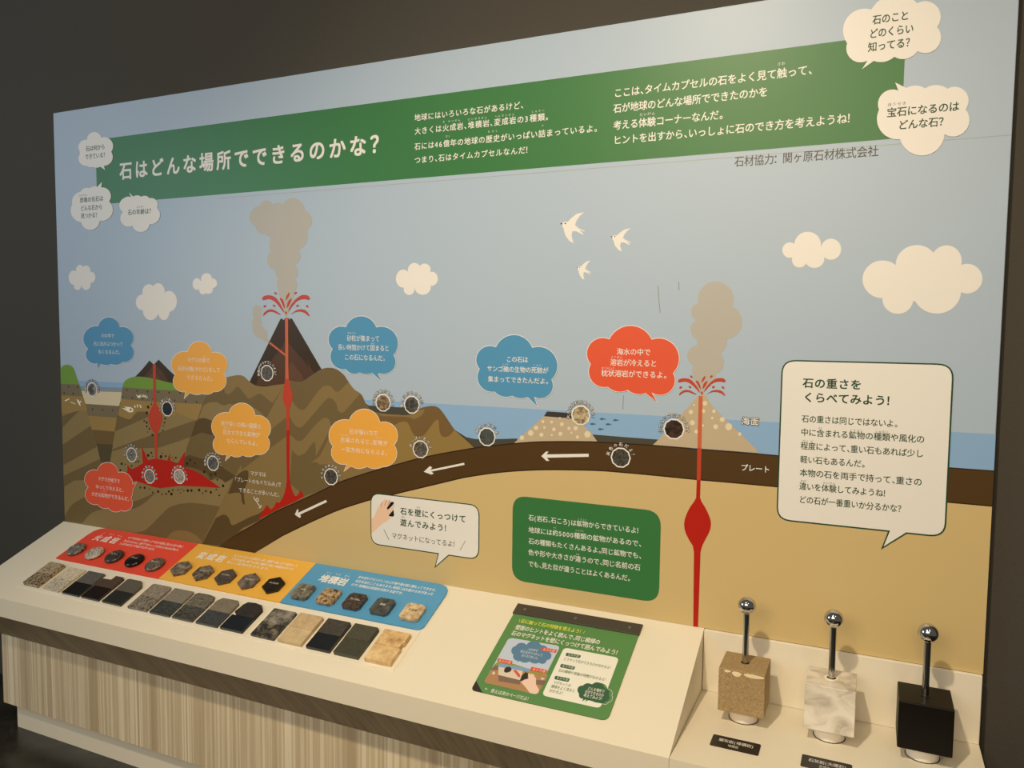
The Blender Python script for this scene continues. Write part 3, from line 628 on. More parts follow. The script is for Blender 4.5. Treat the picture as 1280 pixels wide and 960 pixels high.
bubble('red bubble above the sea', Tz((807, 175, .32), (1020, 176, .4), (1128, 345, .38), (1023, 446, 0), (1049, 494, 0), (988, 447, .14), (900, 431, .16), (800, 416, .32), (713, 300, .4)), BRED, WHITE,
       LL(Tz, ('海水の中で', (844, 238), (1014, 242)), ('溶岩が冷えると', (811, 292), (1046, 298)), ('枕状溶岩ができるよ。', (767, 345), (1096, 356))), WHITE, 8.0, LL(Tz, ('ようがん', (814, 265), (874, 267)), ('まくらじょう', (769, 320), (834, 322))), .008)
t = part('lettering', 'white handwritten note beside the red magma'); p = t[2]
for s, a, b in (('マグマは', (906, 249), (1062, 269)), ('「プレートのもぐり込み」で', (750, 310), (1216, 371)), ('できることが多いんだ。', (788, 414), (1200, 472))): p.text(s, D(a)[0], D(b)[0], 5.4, WHITE, 14, 0.004, 3)
p.line(sm(D((940, 485), (955, 520), (985, 530), (980, 500), (962, 520), (985, 560), (1010, 590))), .8, WHITE, 14)
p.line(D((990, 600), (1010, 592), (1016, 570)), .8, WHITE, 14)
done(t)

# notice boxes
def wq(f, *pts): return [WALL.uv(*f(p)[0]) for p in pts]
t = part('notice_box', 'white notice box with a printed hand holding a stone'); p = t[2]
q = wq(U2, (30, 55), (1192, 172), (1188, 765), (25, 598)); ex = wq(U2, (865, 720), (712, 852), (748, 705))
z0 = (q[0][1]+q[1][1])/2; z1 = (q[2][1]+q[3][1])/2; x0 = q[0][0]; x1 = q[1][0]
q = rrect((x0, z0), (x1, z0), (x1, z1), (x0, z1), .032, 6, [(ex[0][0], z1), ex[1], (ex[2][0], z1)])
p.uv(q, DGREEN, 16); p.uv(offset(q, -.0028), WHITE, 17)
p.px(U2((38, 330), (70, 305), (100, 230), (130, 180), (150, 150), (180, 122), (205, 128), (240, 130), (248, 150), (215, 185), (210, 220), (240, 222), (283, 172), (290, 188), (265, 238), (235, 278), (222, 300), (250, 312), (215, 345), (150, 385), (90, 440), (40, 488)), SKIN, 18)
p.px(U2((246, 150), (275, 145), (280, 165), (240, 210), (212, 232), (205, 210)), INK, 19); p.px(U2((225, 290), (275, 230), (282, 290), (270, 305), (225, 298)), INK, 19)
for L in ([(150, 150), (140, 200)], [(205, 130), (178, 190)], [(240, 130), (214, 185)]): p.line(U2(*L), .35, DARKDOT, 20)
nb = done(t)
def fn(p):
    p.text('石を壁にくっつけて', U2((345, 248))[0], U2((1052, 328))[0], 8.4, DGREEN, 20, .022, 4)
    p.text('遊んでみよう！', U2((342, 368))[0], U2((880, 430))[0], 8.4, DGREEN, 20, .022, 4)
    p.text('かべ', U2((520, 207))[0], U2((562, 211))[0], 2.4, DGREEN, 20, 0, 1); p.text('あそ', U2((358, 308))[0], U2((396, 312))[0], 2.4, DGREEN, 20, 0, 1)
    p.text('マグネットになってるよ！', U2((254, 506))[0], U2((960, 603))[0], 7.2, mat('print_dark', rgb(60, 50, 40), PR), 20, 0, 4)
    p.line(U2((172, 443), (228, 553)), .5, DARKDOT, 20); p.line(U2((1042, 562), (985, 662)), .5, DARKDOT, 20)
letters(nb, None, fn)
t = part('notice_box', 'green notice box with white lettering'); p = t[2]
q = wq(U3, (5, -10), (1192, 125), (1178, 850), (3, 675))
z0 = (q[0][1]+q[1][1])/2; z1 = (q[2][1]+q[3][1])/2; x0 = (q[0][0]+q[3][0])/2; x1 = (q[1][0]+q[2][0])/2
p.uv(rrect((x0, z0), (x1, z0), (x1, z1), (x0, z1), .04), GREEN, 16); nb = done(t)
def fn(p):
    for s, a, b in (('石(岩石、石ころ)は鉱物からできているよ！', (133, 172), (1040, 278)), ('地球には約5000種類の鉱物があるので、', (133, 266), (1040, 385)), ('石の種類もたくさんあるよ。同じ鉱物でも、', (133, 358), (1040, 480)), ('色や形や大きさが違うので、同じ名前の石', (131, 448), (1030, 572)), ('でも、見た目が違うことはよくあるんだ。', (131, 540), (950, 658))):
        p.text(s, U3(a)[0], U3(b)[0], 7.0, WHITE, 19, .01, 3)
    for s, a, b in (('こうぶつ', (525, 184), (600, 192)), ('やく', (333, 252), (358, 255)), ('しゅるい', (508, 272), (580, 282)), ('ちが', (512, 465), (540, 468))): p.text(s, U3(a)[0], U3(b)[0], 2.2, WHITE, 19, 0, 1)
letters(nb, None, fn)
t = part('notice_box', 'large white notice box at the right'); p = t[2]
q = wq(Vz, (132, 72), (893, 85), (866, 860), (108, 783)); ex = wq(Vz, (688, 842), (573, 913), (604, 832))
z0 = (q[0][1]+q[1][1])/2; z1 = (q[2][1]+q[3][1])/2; x0 = (q[0][0]+q[3][0])/2; x1 = (q[1][0]+q[2][0])/2
q = rrect((x0, z0), (x1, z0), (x1, z1), (x0, z1), .032, 6, [(ex[0][0], z1), ex[1], (ex[2][0], z1)])
p.uv(q, DGREEN, 16); p.uv(offset(q, -.0032), WHITE, 17); nb = done(t)
def fn(p):
    p.text('石の重さを', Vz((224, 174))[0], Vz((490, 181))[0], 11.6, DGREEN, 20, .026, 5)
    p.text('くらべてみよう！', Vz((226, 238))[0], Vz((642, 252))[0], 11.6, DGREEN, 20, .026, 5)
    for s, a, b in (('石の重さは同じではないよ。', (221, 333), (650, 353)), ('中に含まれる鉱物の種類や風化の', (217, 393), (768, 422)), ('程度によって、重い石もあれば少し', (216, 453), (763, 486)), ('軽い石もあるんだ。', (214, 513), (504, 532)), ('本物の石を両手で持って、重さの', (212, 573), (757, 612)), ('違いを体験してみようね！', (210, 632), (612, 664)), ('どの石が一番重いか分るかな？', (209, 691), (682, 733))):
        p.text(s, Vz(a)[0], Vz(b)[0], 8.8, DGREEN, 20, .012, 4)
    for s, a, b in (('ふく', (294, 372), (314, 373)), ('こうぶつ', (435, 383), (492, 386)), ('しゅるい', (547, 387), (606, 392)), ('てい ど', (224, 429), (272, 434)), ('ちが', (216, 608), (240, 610)), ('たいけん', (315, 617), (372, 621))): p.text(s, Vz(a)[0], Vz(b)[0], 3.0, DGREEN, 20, 0, 1)
letters(nb, None, fn)

# stone pictures
PIC = [(115.4, 487, '表面がつるつるの丸い石だよ', (60, 60, 60), (150, 150, 148), 30, 'grey pebble picture at the beach'),
       (209.4, 511, 'とても硬くて黒い石だよ', (16, 16, 18), (40, 40, 42), 60, 'black stone picture beside the small lava lens'),
       (164.9, 568.4, 'きらきら光る石だよ', (56, 60, 62), (150, 150, 146), 130, 'grey stone picture above the magma chamber'),
       (187.3, 595.3, '白黒の粒が見える石', (50, 52, 52), (160, 158, 150), 170, 'grey speckled stone picture in the magma chamber, left'),
       (224.5, 595.4, '大きな粒が集まった石', (90, 88, 86), (205, 200, 192), 170, 'pale speckled stone picture in the magma chamber, right'),
       (266.5, 579, '鉱物がならんでいるよ！', (40, 44, 48), (120, 122, 120), 60, 'dark streaked stone picture'),
       (334.1, 466.3, '表面がザラザラしてるよ！', (48, 46, 44), (112, 108, 102), 120, 'rough grey stone picture on the tall volcano'),
       (479.1, 503.5, '小さな砂粒が見えるよ', (70, 52, 38), (165, 142, 112), 45, 'brown banded stone picture at the shore'),
       (515, 506, '薄くはがれる石だよ', (46, 45, 42), (96, 93, 86), 60, 'dark grey stone picture at the shore'),
       (414, 595.9, 'キラキラ光る石だよ！', (40, 40, 40), (96, 92, 88), 90, 'dark grey stone picture on the plate edge'),
       (525.9, 561.5, '白っぽい石だよ', (52, 48, 44), (128, 120, 108), 110, 'brown grey stone picture in the gold hill'),
       (609, 546, '緑色の石だよ', (50, 58, 60), (84, 90, 90), 60, 'blue grey stone picture on the seabed'),
       (726, 519, '大きな化石が見えるよ！', (110, 96, 72), (206, 190, 156), 45, 'beige fossil stone picture on the coral mound'),
       (842.5, 536.3, '小さなツブだらけの石！', (20, 12, 10), (74, 46, 34), 60, 'dark red stone picture on the undersea volcano'),
       (776, 571.9, '灰色の石だよ！', (20, 20, 20), (92, 90, 82), 130, 'black speckled stone picture on the plate')]
for i, (x, y, s, c0, c1, scl, lab) in enumerate(PIC):
    t = part('stone_picture', lab); p = t[2]; c = WALL.uv(x, y); R = .0265
    m = mat('stone_photo_%d' % i, (.3, .3, .3), PR); nt = NT(m)
    f = noise(nt, coords(nt, (1, 1, 1), (0, 0, 0), (i*.7, 0, i*.3)), scl*1.6, 5, .7, .8)
    nt.l(ramp(nt, f, [(.40, rgb(*c0)), (.61, rgb(*c1))]), nt.b.inputs['Base Color'])
    dec = lambda r: [(c[0]+r*math.sin(2*math.pi*(k+.5)/10), c[1]+r*math.cos(2*math.pi*(k+.5)/10)) for k in range(10)]
    p.uv(dec(R), WHITE, 16); p.uv(dec(R*.87), m, 17); o = done(t)
    sp = min(1.75, .19*len(s))
    def fn(p): p.ring(s, c, R*1.27, -sp, sp, .0105, WHITE, 19, (INK, .09))
    letters(o, None, fn)

# ------------------------------------------------------------------ counter
LAM = mat('counter_laminate', (.82, .765, .63), 0.45); WHITEB = mat('white_board', (.83, .78, .66), 0.4)
XL, XG, XR = -2.690, -0.347, 0.2405
ctr = thing('display_counter', 'long white counter with sloping top, low shelf and pale wood front under the wall panel', 'counter', (-1.2, -0.2, 0))
S2 = 0.4637
def xprism(poly, x0, x1):
    bm = bmesh.new(); a = [bm.verts.new((x0, y, z)) for y, z in poly]; b = [bm.verts.new((x1, y, z)) for y, z in poly]
    bm.faces.new(a); bm.faces.new(b)
    for i in range(len(poly)): j = (i+1) % len(poly); bm.faces.new((a[i], a[j], b[j], b[i]))
    return bm
bm = xprism([(0, ZB), (YF, ZF), (YF, S2), (YF+.018, S2), (YF+.018, .5), (0, .5)], XL, XG)
o = obj('sloping_top', bm, LAM, ctr)
bm = xprism([(-.004, ZF), (YF, ZF), (YF, S2), (YF+.018, S2), (YF+.018, .5), (-.004, .5)], XG+.0008, XR)
obj('shelf', bm, LAM, ctr, 'flat shelf at the right end of the counter')
obj('back_strip', box_bm(XG+.0012, XR, -.0105, -.0008, ZF+.0004, ZB, .0012, 1), WHITEB, ctr, 'upright white strip behind the shelf')
wood = mat('pale_wood', rgb(190, 172, 138), 0.5); nt = NT(wood)
tc = nt.n('ShaderNodeTexCoord'); sx = nt.n('ShaderNodeSeparateXYZ'); nt.l(tc.outputs['Object'], sx.inputs[0])
wn = nt.n('ShaderNodeTexNoise', noise_dimensions='1D'); wn.inputs['Scale'].default_value = 15; wn.inputs['Detail'].default_value = 1.5; nt.l(sx.outputs[0], wn.inputs['W'])
cA = ramp(nt, wn.outputs['Fac'], [(0.0, rgb(190, 172, 142)), (.36, rgb(202, 185, 154)), (.43, rgb(222, 208, 178)), (.48, rgb(208, 192, 162)), (.53, rgb(232, 219, 190)), (.58, rgb(214, 198, 168)), (.64, rgb(238, 226, 200)), (.72, rgb(196, 178, 148))], True)
g = noise(nt, coords(nt, (70, 5, 4)), 1.0, 5, .7, .3)
mx = nt.n('ShaderNodeMix', data_type='RGBA', blend_type='MULTIPLY'); mx.inputs[0].default_value = 1
nt.l(cA, mx.inputs[6]); nt.l(ramp(nt, g, [(.25, (.86, .85, .83)), (.6, (1, 1, 1))]), mx.inputs[7]); nt.l(mx.outputs[2], nt.b.inputs['Base Color'])
YP, ZS = -0.2441, 0.3398
shade_wood = mat('wood_in_shade', rgb(112, 100, 80), 0.5); nt = NT(shade_wood)  # same wood as the front, with the underside's shade put into its colour
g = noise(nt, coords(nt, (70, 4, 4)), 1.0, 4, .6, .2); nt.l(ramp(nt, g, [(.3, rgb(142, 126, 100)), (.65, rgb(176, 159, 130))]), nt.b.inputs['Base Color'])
obj('slanted_underside', xprism([(YF+.004, S2), (YP, ZS), (YP+.03, ZS), (YF+.04, S2+.01)], XL+.004, XR), shade_wood, ctr, 'wood underside slanting back, its shade coloured in')
obj('front_panel', box_bm(XL+.004, XR, YP+.002, YP+.03, .095, ZS+.03), wood, ctr, 'pale striped wood front panel')
obj('side_panel', box_bm(XL+.004, XL+.03, YP+.03, -.001, .095, .5), wood, ctr)
obj('plinth', box_bm(XL+.03, XR-.02, -.213, -.19, 0.0, .095), LAM, ctr, 'recessed white plinth')

# tray plates with the sample slots, flush in the slope
def slope_plate(name, u0, u1, v0, v1, h0, h1, m, parent, label=None): return obj(name, prism_bm(SLOPE, [(u0, v0), (u1, v0), (u1, v1), (u0, v1)], h0, h1, .0004, 1), m, parent, label)
slope_plate('tray_plate', -2.505, -1.5385, .0575, .198, .0, .0016, WHITEB, ctr)
slope_plate('tray_plate', -1.536, -1.052, .0575, .198, .0, .0016, WHITEB, ctr)

# ------------------------------------------------------------------ colour board
board = thing('rock_guide_board', 'raised red, orange and blue board with white lettering on the sloping counter top', 'board', tuple(SLOPE.pt(-1.78, .29, 0)))
RB = mat('board_red', ob(206, 66, 46, 160), .4); OB_ = mat('board_orange', ob(233, 164, 62, 330), .4); BB = mat('board_blue', ob(84, 148, 176, 480), .4)
BT = .005
def sect(name, outline, m, lab): return obj(name, prism_bm(SLOPE, outline, .0003, BT, .0005, 1), m, board, lab)
v0b, v1b = .201, .3785
rsec = sect('red_section', rrect((-2.497, v1b), (-2.0105, v1b), (-2.0105, v0b), (-2.497, v0b), [.05, .0005, .0005, .001]), RB, 'red section with heading')
osec = sect('orange_section', rrect((-2.0101, v1b), (-1.5255, v1b), (-1.5255, v0b), (-2.0101, v0b), .0005), OB_, 'orange section with heading')
bsec = sect('blue_section', rrect((-1.5251, v1b), (-1.0495, v1b), (-1.0495, v0b), (-1.5251, v0b), [.0005, .042, .02, .0005]), BB, 'blue section with heading')
BW = mat('board_letter', (.85, .85, .83), .4)
Z4 = T(80, 660, 8); Z6 = T(180, 680, 8); Z7 = T(320, 700, 8); Wz = T(440, 710, 6.857)
def slope_text(parent, base, fn, name='lettering', label=None):
    p = Print(SLOPE, base); fn(p); return p.build(name, parent, label)
def bt(p, s, u0, u1, v, e, bold=0., m=BW, lay=1, res=2):
    """line of lettering in board coordinates"""
    tot = sum(cw(c) for c in s); cell = (u1-u0)/tot; x = u0; ex = min(e, cell*1.03)
    for ch in s:
        wd = cw(ch)*cell
        if ch != ' ':
            gl, f = glyph(ch, res); ox = x+(wd-ex)/2 if cw(ch) > .7 else x+.04*ex
            for j, (dx, dy) in enumerate(strokes(bold)):
                p.raw([(ox+(gx+dx)*ex, v+(gy+dy-.36)*e) for gx, gy in gl], f, m, lay+j*.12)
        x += wd
def uvm(f, pt, h): return SLOPE.uv(*f(pt)[0], h)
def sec_text(parent, f, hd, h0, h1, fu, lines):
    def fn(p):
        a = uvm(f, h0, BT); b = uvm(f, h1, BT); v = (a[1]+b[1])/2
        bt(p, hd, a[0], b[0], v, .034, .03, res=4)
        for k, s in enumerate(fu): bt(p, s, a[0]+(b[0]-a[0])*(k+.15)/3, a[0]+(b[0]-a[0])*(k+.8)/3, v+.026, .009, 0, res=1)
        for s, q0, q1 in lines:
            a = uvm(f, q0, BT); b = uvm(f, q1, BT); bt(p, s, a[0], b[0], (a[1]+b[1])/2, .0125, .012, res=2)
    slope_text(parent, BT, fn)
sec_text(rsec, Z4, '火成岩', (300, 92), (548, 132), ('か', 'せい', 'がん'),
         [('マグマが冷えて固まってできた岩石。地上に出て急に', (635, 98), (1197, 187)), ('冷えたものと、地下でゆっくり冷えたものがあり、', (592, 130), (1160, 220)), ('つぶの大きさや色がちがいます。', (550, 156), (915, 213))])
sec_text(osec, Z6, '変成岩', (532, 108), (818, 152), ('へん', 'せい', 'がん'),
         [('もともとあった岩石が、高い温度や強い力で変化して', (900, 115), (1540, 220)), ('できた岩石。地下の深い場所で長い時間をかけて、', (870, 150), (1510, 255)), ('新しい鉱物が生まれます。', (828, 182), (1260, 250))])
sec_text(bsec, Wz, '堆積岩', (-300+25, 85), (-40, 126), ('たい', 'せき', 'がん'),
         [('砂や泥やプランクトンなどが海や湖の底に積もってできます。', (58, 75), (720, 195)), ('化石を含むこともあります。地球には大昔から水があった', (30, 110), (698, 226)), ('ので、堆積岩は地球を代表する岩です。', (-5, 140), (440, 220))])

# ------------------------------------------------------------------ stone slabs
SL = [  # u of the left edge, rough colours, polished colours, scale, stretch, label
 (-2.480, [(.40, (104, 88, 64)), (.56, (184, 168, 138))], [(.42, (80, 66, 48)), (.56, (170, 154, 126))], 150, 'grey brown speckled granite slab, leftmost of the row', .012),
 (-2.386, [(.36, (130, 118, 98)), (.5, (216, 206, 182))], [(.38, (90, 84, 72)), (.52, (214, 206, 186))], 260, 'white and grey speckled granite slab, second from the left', .007),
 (-2.294, [(.3, (66, 66, 64)), (.7, (104, 104, 100))], [(.3, (16, 16, 18)), (.8, (40, 38, 36))], 200, 'slab with grey far half and glossy black near half, third from the left', .006),
 (-2.205, [(.3, (60, 46, 34)), (.7, (84, 66, 50))], [(.3, (22, 16, 14)), (.8, (44, 32, 26))], 150, 'dark brown slab with a notched far corner, before the brown round magnet', .008),
 (-2.111, [(.3, (78, 74, 64)), (.7, (96, 92, 80))], [(.3, (36, 38, 36)), (.8, (52, 54, 50))], 200, 'plain grey green slab with a clipped far corner, below the rightmost round magnet', .006),
 (-2.000, [(.3, (100, 92, 80)), (.7, (164, 154, 138))], [(.35, (44, 42, 40)), (.6, (150, 142, 130))], 120, 'lumpy grey slab with mottled pinkish grey near half, leftmost under the orange section', .008),
 (-1.908, [(.3, (112, 106, 94)), (.7, (136, 130, 118))], [(.35, (30, 34, 34)), (.65, (80, 86, 84))], 60, 'slab with plain light grey far half and dark streaked near half', .007),
 (-1.817, [(.35, (70, 66, 58)), (.65, (126, 120, 108))], [(.35, (24, 26, 24)), (.65, (96, 94, 84))], 90, 'rough grey green slab with dark wavy near half', .007),
 (-1.724, [(.3, (104, 98, 84)), (.7, (134, 126, 110))], [(.3, (50, 52, 52)), (.8, (74, 76, 74))], 120, 'slab with rippled beige grey far half and smooth slate near half', .007),
 (-1.631, [(.3, (24, 22, 20)), (.7, (50, 46, 42))], [(.3, (8, 9, 10)), (.8, (24, 24, 24))], 60, 'jet black slab with an uneven rounded far half', .009),
 (-1.520, [(.4, (64, 62, 58)), (.6, (150, 144, 134))], [(.42, (40, 36, 28)), (.62, (130, 122, 104))], 28, 'cloudy grey and brown slab, leftmost under the blue section', .008),
 (-1.425, [(.3, (176, 152, 116)), (.7, (206, 182, 144))], [(.3, (190, 168, 130)), (.7, (212, 192, 154))], 50, 'plain beige slab between the cloudy slab and the black one', .010),
 (-1.329, [(.3, (54, 50, 46)), (.7, (72, 68, 62))], [(.3, (6, 6, 7)), (.8, (18, 18, 18))], 100, 'slab with charcoal far half and pure black near half, right of the beige slab', .010),
 (-1.239, [(.3, (62, 62, 50)), (.7, (76, 76, 62))], [(.3, (60, 61, 50)), (.8, (74, 74, 62))], 90, 'dark olive green slab, second from the right of the row', .011),
 (-1.143, [(.3, (170, 134, 84)), (.6, (222, 190, 138))], [(.3, (196, 160, 106)), (.6, (232, 204, 156))], 40, 'yellow beige fossil slab with a raised shell, rightmost of the row', .012)]
WSL = [.076, .083, .083, .084, .087, .086, .086, .086, .087, .087, .088, .087, .083, .083, .086]
for i, (u, cr_, cp_, scl, lab, ht) in enumerate(SL):
    wd = WSL[i]-.007; ht = max(.0095, ht*1.25); vA, vM, vB = .067, .119, .172
    th = thing('stone_slab', lab, 'stone slab', tuple(SLOPE.pt(u+wd/2, .119, 0.0016)), 'stone slabs in the counter tray')
    st = {6: (1, 6, 6), 7: (1, 3, 3), 5: (1.6, .8, .8)}.get(i, (1, 1, 1))
    mr = stone('slab_rough_%d' % i, cr_, scl, .75, .5 if i in (5, 7, 8, 9) else .18, st, loc=(i*.37, 0, 0))
    mp_ = stone('slab_polished_%d' % i, cp_, scl, .16 if i not in (11, 13, 14) else .4, 0, st, dist=1.0 if i in (6, 7, 10) else 0, loc=(i*.37, 0, 0))
    h0 = .0018; hb = ht; hr = ht*(1.0 if i in (1, 2, 10) else 1.08)
    obj('polished_half', prism_bm(SLOPE, [(u, vA), (u+wd, vA), (u+wd, vM), (u, vM)], h0, hb, .0006, 1), mp_, th, 'smooth near half')
    X = lambda *L: [(u+a*wd, vM+.0002+b*(vB-vM)) for a, b in L]
    if i == 3: q = X((0, 0), (1, 0), (1, .92), (.92, 1), (.5, 1), (.5, .62), (.0, .62))
    elif i == 4: q = X((0, 0), (1, 0), (1, .62), (.72, 1), (.08, 1), (0, .9))
    elif i == 9: q = X((.22, 0), (1, 0), (1, .7), (.82, .98), (.5, 1.05), (.18, 1), (.08, .8), (.05, .45), (.0, .2))
    elif i == 5: q = X((0, 0), (1, 0), (1, .8), (.93, 1), (.1, 1), (0, .92))
    elif i == 7: q = X((0, 0), (1, 0), (1, .72), (.9, .95), (.6, 1), (.12, 1), (0, .88))
    elif i == 8: q = X((0, 0), (1, 0), (1, .8), (.85, 1), (.15, .98), (0, .7))
    elif i == 14: q = X((0, 0), (.94, 0), (.94, .3), (1, .34), (1, 1), (0, 1))
    else: q = X((0, 0), (1, 0), (1, .95), (.96, 1), (.03, 1), (0, .97))
    ro = obj('rough_half', prism_bm(SLOPE, q, h0, hr, .0007, 1), mr, th, 'rough far half')
    if i == 14:
        bm = bmesh.new()
        for k, r in enumerate((.020, .0135, .0075)):
            c0 = (u+.055*wd/.086, .146)
            n = 28; pr = []
            for j in range(n):
                a = 2*math.pi*j/n; ring = []
                for q_ in range(6):
                    b = 2*math.pi*q_/6; rr = r+.0022*math.cos(b); ring.append(bm.verts.new(SLOPE.pt(c0[0]+rr*math.cos(a), c0[1]+rr*math.sin(a), hr+.0022*math.sin(b)*.8)))
                pr.append(ring)
            for j in range(n):
                for q_ in range(6): bm.faces.new((pr[j][q_], pr[(j+1) % n][q_], pr[(j+1) % n][(q_+1) % 6], pr[j][(q_+1) % 6]))
        obj('shell_fossil', bm, mr, ro, 'coiled raised shell', smooth=True)

# ------------------------------------------------------------------ stone magnets
MG = mat('magnet_back', (.012, .012, .012), .5)
ENG = mat('engraved_white', rgb(226, 222, 214), .5); ENGD = mat('engraved_dark', rgb(50, 40, 34), .5)
MAGS = [
 ('round', -2.4513, .2499, [(.36, (40, 36, 34)), (.62, (150, 142, 134))], 170, 'round dark grey speckled stone magnet, leftmost on the red section', 'かこうがん'),
 ('round', -2.3575, .2480, [(.36, (96, 84, 78)), (.56, (206, 196, 184))], 150, 'round white and grey speckled stone magnet, second on the red section', 'りゅうもん'),
 ('round', -2.2633, .2496, [(.36, (20, 19, 19)), (.70, (90, 86, 80))], 170, 'round black speckled stone magnet, middle one on the red section', 'せんりょく'),
 ('round', -2.1680, .2489, [(.36, (8, 7, 8)), (.80, (26, 22, 22))], 120, 'round glossy black stone magnet with white lettering on the red section', 'げんぶ'),
 ('round', -2.0743, .2478, [(.36, (52, 46, 42)), (.64, (128, 118, 106))], 190, 'round grey brown stone magnet, rightmost on the red section', 'あんざん'),
 ('hex', -1.9619, .2517, [(.36, (58, 52, 46)), (.64, (146, 134, 118))], 110, 'six sided mottled grey stone magnet, leftmost on the orange section', 'へんま'),
 ('hex', -1.8671, .2506, [(.38, (26, 24, 22)), (.62, (134, 124, 108))], 60, 'six sided dark stone magnet with pale veins, second on the orange section', 'けっしょう'),
 ('hex', -1.7752, .2510, [(.36, (58, 54, 52)), (.66, (92, 86, 82))], 100, 'six sided plain grey stone magnet, middle one on the orange section', 'へんせい'),
 ('hex', -1.6826, .2511, [(.36, (72, 66, 60)), (.64, (130, 120, 110))], 60, 'six sided paler grey stone magnet, fourth on the orange section', 'せんまい'),
 ('hex', -1.5887, .2535, [(.36, (14, 13, 12)), (.80, (38, 34, 30))], 60, 'six sided black stone magnet, rightmost on the orange section', 'ホルンフェルス'),
 ('oct', -1.4757, .2492, [(.36, (64, 64, 60)), (.62, (140, 138, 126))], 60, 'clipped square translucent grey stone magnet, leftmost on the blue section', 'れき'),
 ('oct', -1.3832, .2487, [(.38, (70, 48, 34)), (.58, (190, 164, 124))], 90, 'clipped square brown and cream mottled stone magnet on the blue section', 'さがん'),
 ('oct', -1.2931, .2490, [(.36, (50, 44, 42)), (.66, (92, 82, 76))], 110, 'clipped square dark brown grey stone magnet, middle one on the blue section', 'でいがん'),
 ('oct', -1.2003, .2493, [(.36, (54, 60, 62)), (.66, (92, 98, 98))], 50, 'clipped square slate grey stone magnet, fourth on the blue section', '頁岩'),
 ('oct', -1.1033, .2494, [(.36, (170, 146, 110)), (.60, (220, 198, 160))], 60, 'clipped square cream stone magnet with dark lettering, rightmost on the blue section', '石灰岩')]
BH = BT+.0003
for i, (sh, u, v, c, scl, lab, txt) in enumerate(MAGS):
    gp = {'round': 'round stone magnets on the red section', 'hex': 'six sided stone magnets on the orange section', 'oct': 'clipped square stone magnets on the blue section'}[sh]
    th = thing('stone_magnet', lab, 'stone magnet', tuple(SLOPE.pt(u, v, BH)), gp)
    m = stone('magnet_stone_%d' % i, c, scl, .22 if sh != 'hex' else .3, 0, loc=(i*.9, i*.2, 0), dist=.6 if i in (6, 10) else 0)
    r = .0315
    if sh == 'round': out = [(u+r*math.cos(2*math.pi*k/40), v+r*1.0*math.sin(2*math.pi*k/40)) for k in range(40)]
    elif sh == 'hex': out = [(u+.0345*math.cos(math.pi*(k+.5)/3), v+.0345*math.sin(math.pi*(k+.5)/3)) for k in range(6)]
    else:
        a, ch = .0300, .0085
        out = [(u+x*a+sx_*0, v+y*a) for x, y, sx_ in ((-1+ch/a, 1, 0), (1-ch/a, 1, 0), (1, 1-ch/a, 0), (1, -1+ch/a, 0), (1-ch/a, -1, 0), (-1+ch/a, -1, 0), (-1, -1+ch/a, 0), (-1, 1-ch/a, 0))]
    cu = lambda k: [(u+(p_[0]-u)*k, v+(p_[1]-v)*k) for p_ in out]
    if sh == 'round':   # domed pebble
        bm = bmesh.new(); rings = []
        for k, h in ((.96, .002), (1.0, .0045), (.99, .0075), (.93, .0105), (.80, .0125), (.55, .0137), (.25, .0142)):
            rings.append([bm.verts.new(SLOPE.pt(a, b, BH+h)) for a, b in cu(k)])
        for ra, rb in zip(rings, rings[1:]):
            for k in range(40): bm.faces.new((ra[k], ra[(k+1) % 40], rb[(k+1) % 40], rb[k]))
        bm.faces.new(rings[0]); bm.faces.new(rings[-1]); top = .0146
        obj('stone_body', bm, m, th, smooth=True)
    else:
        obj('stone_body', prism_bm(SLOPE, out, BH+.002, BH+.011, .0022, 2), m, th); top = .0113
    obj('magnet_base', prism_bm(SLOPE, cu(.94), BH, BH+.0022), MG, th, 'black magnetic back')
    ec = ENGD if i == 14 else ENG
    def fn(p):
        n = len(txt); hw = min(.017, .0046*n); bt(p, txt, u-hw, u+hw, v+.004, .0085, .012, ec, 0, 1)
    slope_text(th, BH+top, fn, 'lettering')

# ------------------------------------------------------------------ flip booklet
bk = thing('flip_booklet', 'green laminated flip booklet held by a dark bar on the sloping counter top', 'booklet', tuple(SLOPE.pt(-.66, .2, 0)))
Xz = T(570, 730, 4); Y2 = T(680, 770, 7.111); X2 = T(590, 755, 8.346)
GB = mat('booklet_green', ob(92, 132, 66, 700), .35); CB = mat('booklet_cream', ob(252, 240, 190, 720), .35); DKP = mat('booklet_under_page', rgb(52, 44, 40), .4)
BAR = mat('binder_bar', rgb(74, 66, 58), .4)
bu0, bu1, bv0, bv1 = -.833, -.4945, .0545, .322
obj('under_page', prism_bm(SLOPE, rrect((bu0, bv1), (bu1, bv1), (bu1, bv0), (bu0, bv0), [.0005, .0005, .018, .012]), .0003, .0012), DKP, bk, 'dark page underneath')
cov = rrect((bu0, bv1), (bu1, bv1), (bu1, bv0), (bu0, bv0), [.0005, .0005, .018, .0005])
cov = cov[:-7]+[(bu0+.031, bv0), (bu0, bv0+.030)]
cover = obj('cover_page', prism_bm(SLOPE, cov, .0014, .0022), GB, bk, 'green cover page with clipped corner')
bar = obj('binder_bar', prism_bm(SLOPE, [(-.8352, .318), (-.4932, .318), (-.4932, .3545), (-.8352, .3545)], .0003, .0062, .0006, 1), BAR, bk, 'dark binding bar')
for q in ((345, 127), (598, 172), (868, 218)):
    c = uvm(Xz, q, .0062)
    obj('screw', prism_bm(SLOPE, [(c[0]+.0042*math.cos(2*math.pi*k/16), c[1]+.0042*math.sin(2*math.pi*k/16)) for k in range(16)], .0060, .0076, .0006, 2), mat('screw_metal', rgb(190, 188, 182), .3, 1), bar)
p = Print(SLOPE, .0023)
